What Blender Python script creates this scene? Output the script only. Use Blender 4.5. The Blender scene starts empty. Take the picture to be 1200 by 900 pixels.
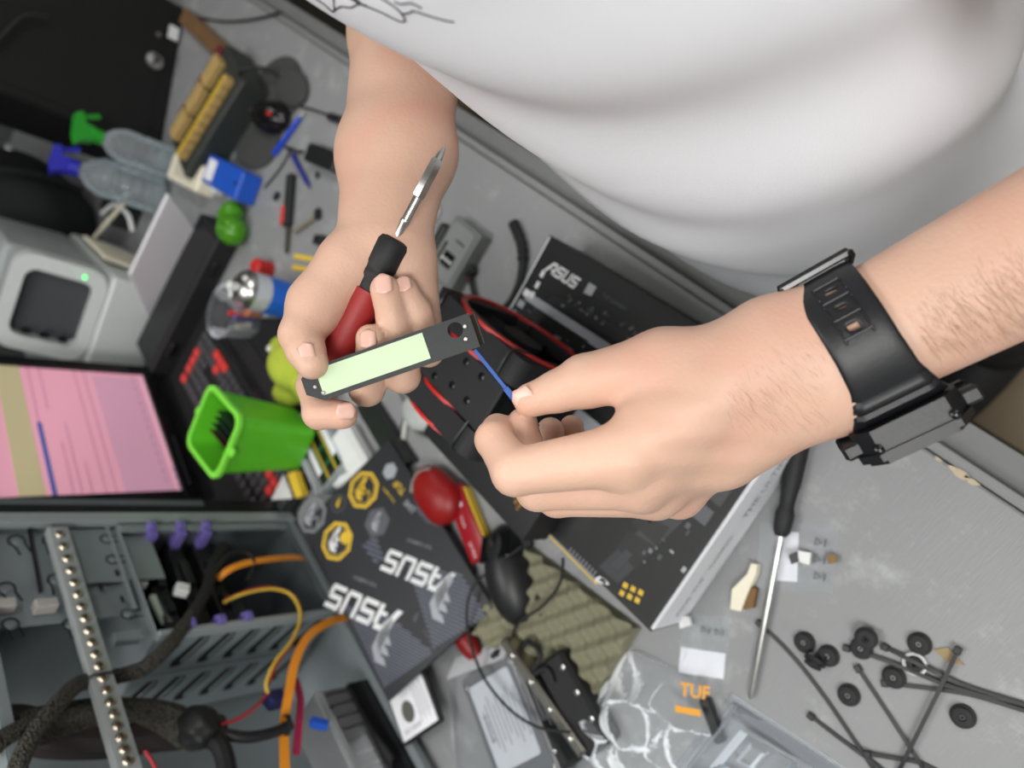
import bpy, bmesh, math, random
import numpy as np
from mathutils import Vector, Matrix
random.seed(7); np.random.seed(7)
SC = bpy.context.scene
COL = SC.collection

# ------------------------------------------------------------------ camera
# desk top is z = 0, the floor is z = -0.75; the phone is held 0.70 m above the desk
CAM = np.array([0., 0., .70])
FPX = 850.                                     # focal length for a 1200 x 900 frame
def _axes(nx, ny):                             # from the vanishing point of the vertical
    d = np.array([(nx-600)/FPX, (ny-450)/FPX, 1.]); d /= np.linalg.norm(d)
    up = -d; fw = np.array([0, 0, 1.])
    y = fw-up*(fw@up); y /= np.linalg.norm(y)
    return np.array([np.cross(y, up), y, up])
AX = _axes(1280, 600)
cam_d = bpy.data.cameras.new('camera'); cam = bpy.data.objects.new('camera', cam_d); COL.objects.link(cam)
r_, d_, f_ = AX[:, 0], AX[:, 1], AX[:, 2]
cam.matrix_world = Matrix(((r_[0], -d_[0], -f_[0], CAM[0]), (r_[1], -d_[1], -f_[1], CAM[1]),
                           (r_[2], -d_[2], -f_[2], CAM[2]), (0, 0, 0, 1)))
cam_d.sensor_fit = 'HORIZONTAL'; cam_d.sensor_width = 36; cam_d.lens = FPX/1200*36
cam_d.clip_start = .02; cam_d.clip_end = 50
cam_d.dof.use_dof = True; cam_d.dof.focus_distance = .42; cam_d.dof.aperture_fstop = 5.2
SC.camera = cam

# ------------------------------------------------------------------ world, light, exposure
wd = bpy.data.worlds.new('world'); SC.world = wd; wd.use_nodes = True
wd.node_tree.nodes['Background'].inputs[0].default_value = (.75, .78, .8, 1)
wd.node_tree.nodes['Background'].inputs[1].default_value = .2
SC.view_settings.view_transform = 'Standard'; SC.view_settings.look = 'None'
SC.view_settings.exposure = -0.12; SC.view_settings.gamma = 1.0
SC.view_settings.use_curve_mapping = False

# desk frame: s runs along the front edge of the desk, t runs away from the person
YAW = math.radians(65.2)
E1 = np.array([math.cos(YAW), math.sin(YAW), 0]); E2 = np.array([-math.sin(YAW), math.cos(YAW), 0])
def W(s, t, z=0.): return E1*s+E2*t+np.array([0, 0, z])
def st(p): return np.array([p@E1, p@E2, p[2]])
def ray(px, py): return AX@np.array([(px-600)/FPX, (py-450)/FPX, 1.])
def P(px, py, z=0.):                           # the point at height z seen at a pixel
    r = ray(px, py); return CAM+r*((z-CAM[2])/r[2])
def D(px, py, d): return CAM+ray(px, py)*d     # the point at a measured depth
def onplane(px, py, p0, n):
    r = ray(px, py); return CAM+r*(((np.asarray(p0)-CAM)@n)/(r@n))
CR, CD, CF = AX[:, 0].copy(), AX[:, 1].copy(), AX[:, 2].copy()

PANELS = [(.5, .70, .50), (.2, -1.35, .95), (-1.2, .1, 1.45), (2.5, -.9, .15)]
for (s, t, k) in PANELS:
    L = bpy.data.lights.new('ceiling_panel_light', 'AREA'); L.shape = 'RECTANGLE'; L.size = 1.15; L.size_y = .55
    L.energy = 27*k; L.color = (1., .985, .96)
    o = bpy.data.objects.new('ceiling_panel_light', L); COL.objects.link(o)
    o.location = W(s, t, 1.925); o.rotation_euler = (0, 0, YAW)

# ------------------------------------------------------------------ materials
MATS = {}
def M(name, col, rough=.5, metal=0., var=.06, vs=60., bump=0., bs=300., trans=0., alpha=1., emit=0., sss=0., coat=0., ior=1.45):
    if name in MATS: return MATS[name]
    m = bpy.data.materials.new(name); m.use_nodes = True; nt = m.node_tree; b = nt.nodes['Principled BSDF']
    tc = nt.nodes.new('ShaderNodeTexCoord'); nz = nt.nodes.new('ShaderNodeTexNoise')
    nz.inputs['Scale'].default_value = vs; nz.inputs['Detail'].default_value = 5
    nt.links.new(tc.outputs['Object'], nz.inputs['Vector'])
    mx = nt.nodes.new('ShaderNodeMix'); mx.data_type = 'RGBA'
    mx.inputs[6].default_value = (*[max(0, c*(1-var)) for c in col], 1); mx.inputs[7].default_value = (*[min(1, c*(1+var)) for c in col], 1)
    nt.links.new(nz.outputs['Fac'], mx.inputs[0])
    nt.links.new(mx.outputs[2], b.inputs['Base Color'])
    b.inputs['Roughness'].default_value = rough; b.inputs['Metallic'].default_value = metal; b.inputs['IOR'].default_value = ior
    b.inputs['Transmission Weight'].default_value = trans; b.inputs['Alpha'].default_value = alpha
    if coat: b.inputs['Coat Weight'].default_value = coat; b.inputs['Coat Roughness'].default_value = .1
    if sss:
        b.inputs['Subsurface Weight'].default_value = sss; b.inputs['Subsurface Radius'].default_value = (.9, .35, .2)
        b.inputs['Subsurface Scale'].default_value = .004
    if emit:
        nt.links.new(mx.outputs[2], b.inputs['Emission Color']); b.inputs['Emission Strength'].default_value = emit
    if bump:
        n2 = nt.nodes.new('ShaderNodeTexNoise'); n2.inputs['Scale'].default_value = bs; n2.inputs['Detail'].default_value = 4
        nt.links.new(tc.outputs['Object'], n2.inputs['Vector'])
        bp = nt.nodes.new('ShaderNodeBump'); bp.inputs['Strength'].default_value = bump; bp.inputs['Distance'].default_value = .002
        nt.links.new(n2.outputs['Fac'], bp.inputs['Height']); nt.links.new(bp.outputs[0], b.inputs['Normal'])
    m.diffuse_color = (*col, 1); MATS[name] = m; return m
def clear_film(name, tint=(.95, .96, .97), fac=.05, rough=.12, bump=.4, bs=90, ior=1.32):
    m = bpy.data.materials.new(name); m.use_nodes = True; nt = m.node_tree
    for n in list(nt.nodes): nt.nodes.remove(n)
    out = nt.nodes.new('ShaderNodeOutputMaterial'); tr = nt.nodes.new('ShaderNodeBsdfTransparent'); tr.inputs[0].default_value = (*tint, 1)
    gl = nt.nodes.new('ShaderNodeBsdfPrincipled'); gl.inputs['Base Color'].default_value = (.8, .84, .88, 1); gl.inputs['Roughness'].default_value = rough
    fr = nt.nodes.new('ShaderNodeFresnel'); fr.inputs[0].default_value = ior
    ad = nt.nodes.new('ShaderNodeMath'); ad.operation = 'ADD'; ad.use_clamp = True; ad.inputs[1].default_value = fac
    tc = nt.nodes.new('ShaderNodeTexCoord'); nz = nt.nodes.new('ShaderNodeTexNoise'); nz.inputs['Scale'].default_value = bs
    nt.links.new(tc.outputs['Object'], nz.inputs['Vector'])
    bp = nt.nodes.new('ShaderNodeBump'); bp.inputs['Strength'].default_value = bump; bp.inputs['Distance'].default_value = .004
    nt.links.new(nz.outputs['Fac'], bp.inputs['Height']); nt.links.new(bp.outputs[0], gl.inputs['Normal'])
    nt.links.new(bp.outputs[0], fr.inputs['Normal'])
    nt.links.new(fr.outputs[0], ad.inputs[0]); mx = nt.nodes.new('ShaderNodeMixShader')
    nt.links.new(ad.outputs[0], mx.inputs[0]); nt.links.new(tr.outputs[0], mx.inputs[1]); nt.links.new(gl.outputs[0], mx.inputs[2])
    nt.links.new(mx.outputs[0], out.inputs[0]); MATS[name] = m; return m
def rgb(r, g, b):                              # sRGB 0..255 to linear
    f = lambda c: (c/255/12.92) if c <= 10 else ((c/255+.055)/1.055)**2.4
    return (f(r), f(g), f(b))
BLK = M('black_plastic', rgb(30, 31, 33), .42); BLKM = M('matte_black_plastic', rgb(27, 28, 30), .62, bump=.1)
BLKG = M('glossy_black_plastic', rgb(18, 18, 20), .2); RUB = M('black_rubber', rgb(33, 34, 35), .7)
STEEL = M('steel', rgb(190, 190, 188), .28, 1.); CHROME = M('chrome', rgb(225, 225, 225), .12, 1.)
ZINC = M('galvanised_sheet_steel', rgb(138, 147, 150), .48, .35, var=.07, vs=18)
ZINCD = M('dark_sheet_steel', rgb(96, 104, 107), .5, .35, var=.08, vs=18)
HOLE = M('dark_opening', rgb(12, 12, 13), .8)
WHITEP = M('white_plastic', rgb(222, 224, 222), .42); PAPER = M('white_paper', rgb(232, 233, 238), .75, var=.02)
RED = M('red_plastic', rgb(196, 38, 34), .4); ORANGE = M('orange_cable_sheath', rgb(240, 150, 40), .42)
YELLOW = M('yellow_plastic', rgb(225, 190, 60), .45); BLUE = M('blue_plastic', rgb(30, 85, 190), .4)
FILM = clear_film('clear_plastic_film', fac=.10); BLISTER = clear_film('clear_rigid_plastic', fac=.04, rough=.06, bump=.15, bs=30)

# ------------------------------------------------------------------ mesh helpers
class MB:
    """collects shapes that become ONE mesh"""
    def __init__(s): s.v = []; s.f = []
    def raw(s, v, f):
        n = len(s.v); s.v += [tuple(map(float, p)) for p in v]; s.f += [tuple(i+n for i in q) for q in f]; return s
    def box(s, c, d, rot=None, bev=0., seg=1):
        bm = bmesh.new(); bmesh.ops.create_cube(bm, size=1)
        for v in bm.verts: v.co = Vector((v.co.x*d[0], v.co.y*d[1], v.co.z*d[2]))
        if bev: bmesh.ops.bevel(bm, geom=list(bm.edges), offset=bev, segments=seg, profile=.6, affect='EDGES', clamp_overlap=True)
        bm.verts.index_update()
        R = Matrix.Identity(3) if rot is None else rot
        s.raw([Vector(c)+R@v.co for v in bm.verts], [[v.index for v in f.verts] for f in bm.faces]); bm.free(); return s
    def bar(s, a, b, w, h, up=(0, 0, 1), bev=0.):      # a box from a to b, w wide, h high
        a = Vector(a); b = Vector(b); x = (b-a).normalized(); u = Vector(up); y = u.cross(x)
        if y.length < 1e-6: y = Vector((1, 0, 0)).cross(x)
        y.normalize(); z = x.cross(y)
        return s.box((a+b)/2, ((b-a).length, w, h), Matrix((x, y, z)).transposed(), bev)
    def cyl(s, a, b, ra, rb=None, n=20, cap=True):
        rb = ra if rb is None else rb; a = Vector(a); b = Vector(b); z = (b-a).normalized()
        x = z.orthogonal().normalized(); y = z.cross(x); v = []
        for c, r in ((a, ra), (b, rb)):
            for i in range(n): t = 2*math.pi*i/n; v.append(c+x*(r*math.cos(t))+y*(r*math.sin(t)))
        f = [(i, (i+1) % n, n+(i+1) % n, n+i) for i in range(n)]
        if cap: f += [tuple(range(n))[::-1], tuple(range(n, 2*n))]
        return s.raw(v, f)
    def lathe(s, prof, a=(0, 0, 0), ax=(0, 0, 1), n=28, cap=True):   # profile: (radius, height)
        a = Vector(a); z = Vector(ax).normalized(); x = z.orthogonal().normalized(); y = z.cross(x); v = []; f = []
        for r, h in prof:
            for i in range(n): t = 2*math.pi*i/n; v.append(a+z*h+x*(r*math.cos(t))+y*(r*math.sin(t)))
        for k in range(len(prof)-1):
            for i in range(n): f.append((k*n+i, k*n+(i+1) % n, (k+1)*n+(i+1) % n, (k+1)*n+i))
        if cap: f += [tuple(range(n))[::-1], tuple(range((len(prof)-1)*n, len(prof)*n))]
        return s.raw(v, f)
    def prism(s, poly, z0, z1, O=(0, 0, 0), X=(1, 0, 0), Y=(0, 1, 0)):
        O = Vector(O); X = Vector(X); Y = Vector(Y); Z = X.cross(Y); n = len(poly)
        ar = sum(poly[i][0]*poly[(i+1) % n][1]-poly[(i+1) % n][0]*poly[i][1] for i in range(n))
        if ar < 0: poly = poly[::-1]
        v = [O+X*p[0]+Y*p[1]+Z*z for z in (z0, z1) for p in poly]
        f = [tuple(range(n))[::-1], tuple(range(n, 2*n))]+[(i, (i+1) % n, n+(i+1) % n, n+i) for i in range(n)]
        return s.raw(v, f)
    def ring(s, poly, hole, z0, z1, O=(0, 0, 0), X=(1, 0, 0), Y=(0, 1, 0)):  # outline with one hole, equal counts
        O = Vector(O); X = Vector(X); Y = Vector(Y); Z = X.cross(Y); n = len(poly)
        v = [O+X*p[0]+Y*p[1]+Z*z for z in (z0, z1) for q in (poly, hole) for p in q]; f = []
        for i in range(n):
            j = (i+1) % n
            f += [(2*n+i, 2*n+j, 3*n+j, 3*n+i), (j, i, n+i, n+j), (i, j, 2*n+j, 2*n+i), (n+j, n+i, 3*n+i, 3*n+j)]
        return s.raw(v, f)
    def tube(s, pts, r, n=8, sub=6, closed=False):
        pts = smooth_path(pts, sub) if sub > 1 else [Vector(p) for p in pts]
        rr = r if hasattr(r, '__len__') else [r]*len(pts)
        if len(rr) != len(pts): rr = np.interp(np.linspace(0, 1, len(pts)), np.linspace(0, 1, len(rr)), rr)
        T = [(pts[min(i+1, len(pts)-1)]-pts[max(i-1, 0)]).normalized() for i in range(len(pts))]
        x = T[0].orthogonal().normalized(); v = []; f = []
        for i, p in enumerate(pts):
            x = (x-T[i]*x.dot(T[i])).normalized(); y = T[i].cross(x)
            for k in range(n): t = 2*math.pi*k/n; v.append(p+x*(rr[i]*math.cos(t))+y*(rr[i]*math.sin(t)))
        for i in range(len(pts)-1):
            for k in range(n): f.append((i*n+k, i*n+(k+1) % n, (i+1)*n+(k+1) % n, (i+1)*n+k))
        f += [tuple(range(n))[::-1], tuple(range((len(pts)-1)*n, len(pts)*n))]
        return s.raw(v, f)
    def ribbon(s, pts, w, h, up=(0, 0, 1), sub=6, twist=0.):    # flat cable
        pts = smooth_path(pts, sub); v = []; f = []; N = len(pts)
        for i, p in enumerate(pts):
            T = (pts[min(i+1, N-1)]-pts[max(i-1, 0)]).normalized(); y = Vector(up).cross(T); y = y.normalized() if y.length > 1e-5 else T.orthogonal().normalized()
            z = T.cross(y); a = twist*i/N; y, z = y*math.cos(a)+z*math.sin(a), z*math.cos(a)-y*math.sin(a)
            for q in ((-1, -1), (1, -1), (1, 1), (-1, 1)): v.append(p+y*(q[0]*w/2)+z*(q[1]*h/2))
        for i in range(N-1):
            for k in range(4): f.append((i*4+k, i*4+(k+1) % 4, i*4+4+(k+1) % 4, i*4+4+k))
        f += [(3, 2, 1, 0), tuple(range((N-1)*4, N*4))]
        return s.raw(v, f)
    def build(s, name, mat, parent=None, smooth=False, origin=None, angle=35):
        me = bpy.data.meshes.new(name); v = s.v
        if origin is not None:
            v = [(p[0]-origin[0], p[1]-origin[1], p[2]-origin[2]) for p in v]
        me.from_pydata(v, [], s.f); me.update()
        if smooth:
            me.polygons.foreach_set('use_smooth', [True]*len(me.polygons))
            me.set_sharp_from_angle(angle=math.radians(angle))
        me.materials.append(mat)
        o = bpy.data.objects.new(name, me); COL.objects.link(o)
        if origin is not None: o.location = origin
        if parent is not None: o.parent = parent
        return o
def smooth_path(pts, sub):
    p = [Vector(q) for q in pts]; out = []
    for i in range(len(p)-1):
        a = p[max(i-1, 0)]; b = p[i]; c = p[i+1]; d = p[min(i+2, len(p)-1)]
        for k in range(sub):
            t = k/sub; out.append(.5*((2*b)+(c-a)*t+(2*a-5*b+4*c-d)*t*t+(3*b-a-3*c+d)*t**3))
    out.append(p[-1]); return out
def tag(o, label, cat, group=None, kind=None):
    o['label'] = label
    if cat: o['category'] = cat
    if group: o['group'] = group
    if kind: o['kind'] = kind
    return o
def thing(name, label, cat, loc=(0, 0, 0), yaw=0., group=None, mat=None):
    o = bpy.data.objects.new(name, None); COL.objects.link(o); o.empty_display_size = .02
    if mat is not None: o.matrix_world = mat
    else: o.location = Vector([float(c) for c in loc]); o.rotation_euler = (0, 0, yaw)
    return tag(o, label, cat, group)
def wpart(mb, name, mat, t, smooth=False):     # a part whose shape is given in world coordinates
    mw = t.matrix_basis.copy(); q = t.parent
    while q is not None: mw = q.matrix_basis@mw; q = q.parent
    iv = mw.inverted(); mb.v = [tuple(iv@Vector(p)) for p in mb.v]
    return mb.build(name, mat, t, smooth)
def one(mb, name, mat, label, cat, origin, group=None, smooth=False):   # a thing that is one mesh, world coordinates
    return tag(mb.build(name, mat, None, smooth, origin=[float(c) for c in origin]), label, cat, group)
def struct(mb, name, mat, label=None, parent=None, smooth=False):
    o = mb.build(name, mat, parent, smooth)
    if parent is None: o['kind'] = 'structure'; o['label'] = label; o['category'] = name.split('_')[0]
    return o
def copy_tree(o, parent=None):
    c = o.copy(); COL.objects.link(c)
    if parent is not None: c.parent = parent
    for ch in list(o.children): copy_tree(ch, c)
    return c
def frame(O, X, Zup):                          # matrix from origin, x axis and an approximate z axis
    X = Vector([float(c) for c in X]).normalized(); Z = Vector([float(c) for c in Zup]); Y = Z.cross(X).normalized(); Z = X.cross(Y)
    return Matrix(((X.x, Y.x, Z.x, O[0]), (X.y, Y.y, Z.y, O[1]), (X.z, Y.z, Z.z, O[2]), (0, 0, 0, 1)))
def rrect(w, h, r, n=5, cx=0, cy=0):
    out = []
    for (sx, sy, a0) in ((1, 1, 0), (-1, 1, 90), (-1, -1, 180), (1, -1, 270)):
        for k in range(n):
            a = math.radians(a0+90*k/(n-1)); out.append((cx+sx*(w/2-r)+r*math.cos(a), cy+sy*(h/2-r)+r*math.sin(a)))
    return out
def circ(r, n=20, cx=0, cy=0, ry=None): return [(cx+r*math.cos(2*math.pi*i/n), cy+(ry or r)*math.sin(2*math.pi*i/n)) for i in range(n)]
_font = {}
def text_mesh(txt, size, mb, O, X, Y, depth=.0002, bold=0.0, align='LEFT', sx=1., shear=0.):
    key = (txt, bold)
    if key not in _font:
        cu = bpy.data.curves.new('t', 'FONT'); cu.body = txt; cu.size = 1; cu.resolution_u = 2; cu.offset = bold
        ob = bpy.data.objects.new('t', cu); COL.objects.link(ob)
        me = bpy.data.meshes.new_from_object(ob)
        _font[key] = ([tuple(v.co) for v in me.vertices], [tuple(p.vertices) for p in me.polygons])
        bpy.data.meshes.remove(me); bpy.data.objects.remove(ob); bpy.data.curves.remove(cu)
    v, f = _font[key]
    if not v: return mb
    w = max(p[0] for p in v); off = 0 if align == 'LEFT' else -w/2
    O = Vector([float(c) for c in O]); X = Vector([float(c) for c in X]).normalized(); Y = Vector([float(c) for c in Y]).normalized(); Z = X.cross(Y)
    return mb.raw([O+X*((p[0]+off+p[1]*shear)*size*sx)+Y*(p[1]*size)+Z*depth for p in v], f)
def strokes(mb, polys, O, X, Y, sc, depth=.0002):          # flat printed polygons, each convex
    O = Vector([float(c) for c in O]); X = Vector([float(c) for c in X]).normalized(); Y = Vector([float(c) for c in Y]).normalized(); Z = X.cross(Y)
    for q in polys:
        n = len(q); ar = sum(q[i][0]*q[(i+1) % n][1]-q[(i+1) % n][0]*q[i][1] for i in range(n))
        if ar < 0: q = q[::-1]
        mb.raw([O+X*(p[0]*sc)+Y*(p[1]*sc)+Z*depth for p in q], [tuple(range(n))])
    return mb
def maker_logo():                                          # the four wide letters printed on the boxes, height 1
    S = 1.22
    def R(x0, y0, x1, y1): y0 *= S; y1 *= S; return [(x0+.18*y0, y0), (x1+.18*y0, y0), (x1+.18*y1, y1), (x0+.18*y1, y1)]
    q = [[(-.15, 0), (.18, 0), (.82, .78*S), (.6, S)], [(.6, S), (.52, .78*S), (1.25, .78*S), (1.3, S)], R(.95, 0, 1.2, .8), R(.62, .26, .95, .42)]
    for x in (1.3, 3.46):
        q += [R(x+.06, .8, x+.95, 1), R(x, .55, x+.22, .9), R(x+.05, .4, x+.9, .6), R(x+.73, .1, x+.95, .5), R(x, 0, x+.9, .2)]
    x = 2.38; q += [R(x, .1, x+.22, 1), R(x+.73, .1, x+.95, 1), R(x+.08, 0, x+.87, .2)]
    return q
def wing_emblem():                                         # three swept blades, about 1 by 1
    q = []
    for k, (dx, dy, L) in enumerate(((0, .42, 1.), (.12, .16, .85), (.26, -.10, .62))):
        a = [(dx-.08, dy+.40), (dx+.30*L, dy+.56), (dx+.66*L, dy+.36), (dx+.80*L, dy-.16*L-.1)]
        b = [(dx+.10, dy+.30), (dx+.28*L, dy+.30), (dx+.40*L, dy+.16), (dx+.44*L, dy-.10*L)]
        for i in range(3): q.append([a[i], a[i+1], b[i+1], b[i]])
    return q
def grid_mesh(fn, nu, nv):
    v = [fn(i/nu, j/nv) for j in range(nv+1) for i in range(nu+1)]; n = nu+1
    f = [(j*n+i, j*n+i+1, (j+1)*n+i+1, (j+1)*n+i) for j in range(nv) for i in range(nu)]
    return MB().raw(v, f)
# ------------------------------------------------------------------ room
def tile_floor_mat():
    m = M('brown_floor_tile', rgb(122, 108, 86), .45, var=.12, vs=7, bump=.08, bs=40); return m
GROUT = M('floor_grout', rgb(52, 47, 41), .8)
S0, S1, T0, T1 = -2.2, 3.4, -2.6, 1.28
def wbox(mb, s0, s1, t0, t1, z0, z1, bev=0.):
    return mb.box(W((s0+s1)/2, (t0+t1)/2, (z0+z1)/2), (s1-s0, t1-t0, z1-z0), Matrix.Rotation(YAW, 3, 'Z'), bev)
fl = struct(wbox(MB(), S0, S1, T0, T1, -.80, -.752), 'floor', GROUT, 'brown tiled floor beside the desk')
TILE = tile_floor_mat(); tile_me = None
for i in range(9):
    for j in range(7):
        s = -.9+.333*i; t = -1.85+.333*j
        if tile_me is None:
            o = MB().box((0, 0, 0), (.327, .327, .006), Matrix.Rotation(YAW, 3, 'Z'), .0015).build('tile', TILE); tile_me = o.data
        else: o = bpy.data.objects.new('tile', tile_me); COL.objects.link(o)
        o.parent = fl; o.location = W(s, t, -.751+.0004*((i*7+j*3) % 3))
WALLM = M('grey_white_wall_paint', rgb(196, 198, 198), .8, var=.03, vs=4, bump=.05, bs=120)
WALLD = M('dark_grey_wall_paint', rgb(92, 96, 98), .8, var=.03, vs=4, bump=.05, bs=120)
struct(wbox(MB(), S0, S1, T1, T1+.1, -.80, 2.0), 'wall_back', WALLD, 'plain painted wall behind the desk')
struct(wbox(MB(), S1, S1+.1, T0, T1, -.80, 2.0), 'wall_right', WALLD, 'plain painted wall beyond the far end of the desk')
struct(wbox(MB(), S0-.1, S0, T0, T1, -.80, 2.0), 'wall_left', WALLM, 'plain painted wall on the near side')
struct(wbox(MB(), S0, S1, T0-.1, T0, -.80, 2.0), 'wall_front', WALLM, 'plain painted wall behind the person')
struct(wbox(MB(), S0, S1, T0, T1, 2.0, 2.1), 'ceiling', M('ceiling_paint', rgb(225, 225, 222), .85, var=.02), 'plain white ceiling')
LEDM = M('led_diffuser', (1., .985, .96), .5, var=0., emit=3.)
for k, (s, t, _) in enumerate(PANELS):
    e = thing('ceiling_light', 'flat white ceiling light panel '+('above the desk', 'behind the person', 'behind the camera', 'at the far end')[k], 'light', W(s, t, 1.99), YAW, 'ceiling light panels')
    MB().ring([(-.6, -.3), (.6, -.3), (.6, .3), (-.6, .3)], [(-.58, -.28), (.58, -.28), (.58, .28), (-.58, .28)], -.04, .008).build('frame', WHITEP, e)
    MB().box((0, 0, -.02), (1.158, .558, .02)).build('diffuser', LEDM, e)

# ------------------------------------------------------------------ desk
def desk_mat():
    m = M('grey_worn_laminate', rgb(136, 138, 139), .45, var=.09, vs=7); nt = m.node_tree; b = nt.nodes['Principled BSDF']
    tc = nt.nodes['Texture Coordinate']
    mp = nt.nodes.new('ShaderNodeMapping'); mp.inputs['Scale'].default_value = (900, 60, 1); mp.inputs['Rotation'].default_value = (0, 0, .5)
    nz = nt.nodes.new('ShaderNodeTexNoise'); nz.inputs['Scale'].default_value = 1; nz.inputs['Detail'].default_value = 3
    nt.links.new(tc.outputs['Object'], mp.inputs[0]); nt.links.new(mp.outputs[0], nz.inputs['Vector'])
    n2 = nt.nodes.new('ShaderNodeTexNoise'); n2.inputs['Scale'].default_value = 16; n2.inputs['Detail'].default_value = 8; n2.inputs['Roughness'].default_value = .75
    nt.links.new(tc.outputs['Object'], n2.inputs['Vector'])
    cr = nt.nodes.new('ShaderNodeValToRGB'); cr.color_ramp.elements[0].position = .54; cr.color_ramp.elements[1].position = .72
    nt.links.new(n2.outputs['Fac'], cr.inputs[0])
    mx = nt.nodes.new('ShaderNodeMix'); mx.data_type = 'RGBA'; mx.blend_type = 'MIX'
    old = b.inputs['Base Color'].links[0].from_socket
    nt.links.new(cr.outputs[0], mx.inputs[0]); nt.links.new(old, mx.inputs[6]); mx.inputs[7].default_value = (*rgb(166, 168, 168), 1)
    nt.links.new(mx.outputs[2], b.inputs['Base Color'])
    bp = nt.nodes.new('ShaderNodeBump'); bp.inputs['Strength'].default_value = .45; bp.inputs['Distance'].default_value = .0008
    nt.links.new(nz.outputs['Fac'], bp.inputs['Height']); nt.links.new(bp.outputs[0], b.inputs['Normal'])
    return m
DESKM = desk_mat(); DEDGE = M('grey_desk_edging', rgb(128, 130, 130), .5, var=.1, vs=30, bump=.2, bs=60)
WOOD = M('brown_wood', rgb(112, 84, 56), .55, var=.25, vs=25)
desk = thing('desk', 'long grey laminate work desk with a worn front edge', 'desk', W(.8, .027, -.75), YAW)
# local: x along s from the origin at s=.8, y away from the person, z from the floor
x0, x1, dep = -1.35, 1.95, 1.12
MB().box(((x0+x1)/2, dep/2+.001, .736), (x1-x0, dep-.002, .028), None, .002).build('desk_top', DESKM, desk)
MB().box(((x0+x1)/2, -.004, .729), (x1-x0, .010, .040), None, .004, 2).build('front_edging', DEDGE, desk)
MB().box(((x0+x1)/2, -.0225, .716), (x1-x0, .027, .016), None, .003, 2).build('lower_ledge', M('dull_grey_ledge', rgb(112, 114, 114), .55, var=.12, vs=25), desk)
MB().box(((x0+x1)/2, .03, .64), (x1-x0-.1, .02, .10)).build('front_rail', WOOD, desk)
for xx in (x0+.06, .3, x1-.06):
    for yy in (.06, dep-.06): MB().box((xx, yy, .36), (.05, .05, .722), None, .003).build('leg', WOOD, desk)
# chips where the edging is worn through
CHIP = M('bare_chipped_board', rgb(186, 172, 148), .8, var=.2, vs=90)
for k, (px, py, r) in enumerate(((1040, 510, .004), (1063, 527, .003), (1112, 570, .005), (1125, 580, .0035), (1090, 549, .002))):
    p = st(P(px, py, 0)); mb = MB()
    mb.prism([(r*1.7*math.cos(a)*(1+.4*math.sin(3*a+k)), r*.7*math.sin(a)) for a in np.linspace(0, 6.283, 11)[:-1]], .7502, .7506)
    o = mb.build('chip', CHIP, desk); o.location = (p[0]-.8, .003, 0)
# ------------------------------------------------------------------ smooth bodies from blended tapered capsules
def capd(X, a, b, ra, rb):
    ab = b-a; h = np.clip(((X-a)@ab)/(ab@ab), 0, 1)
    q = X-a-h[:, None]*ab; return np.sqrt((q*q).sum(1))-(ra+(rb-ra)*h)
def ecapd(X, a, b, wdir, ra, rb):                # elliptical section: radii (wide, deep)
    ab = b-a; L = np.linalg.norm(ab); u = ab/L; w = wdir-u*(wdir@u); w = w/np.linalg.norm(w); d = np.cross(u, w)
    h = np.clip(((X-a)@ab)/(ab@ab), 0, 1); q = X-a-h[:, None]*ab
    rw = ra[0]+(rb[0]-ra[0])*h; rd = ra[1]+(rb[1]-ra[1])*h; m = np.minimum(rw, rd)
    return (np.sqrt((q@w/rw)**2+(q@d/rd)**2+(q@u/m)**2)-1)*m
def elld(X, c, A, r):
    q = ((X-c)@np.asarray(A).T)/np.asarray(r); return (np.sqrt((q*q).sum(1))-1)*min(r)
def smin(a, b, k):
    h = np.clip(.5+.5*(b-a)/k, 0, 1); return b+(a-b)*h-k*h*(1-h)
def chain(X, pts, k=.003):
    d = None
    for (a, ra), (b, rb) in zip(pts[:-1], pts[1:]):
        e = capd(X, a, b, ra, rb); d = e if d is None else smin(d, e, k)
    return d
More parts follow.
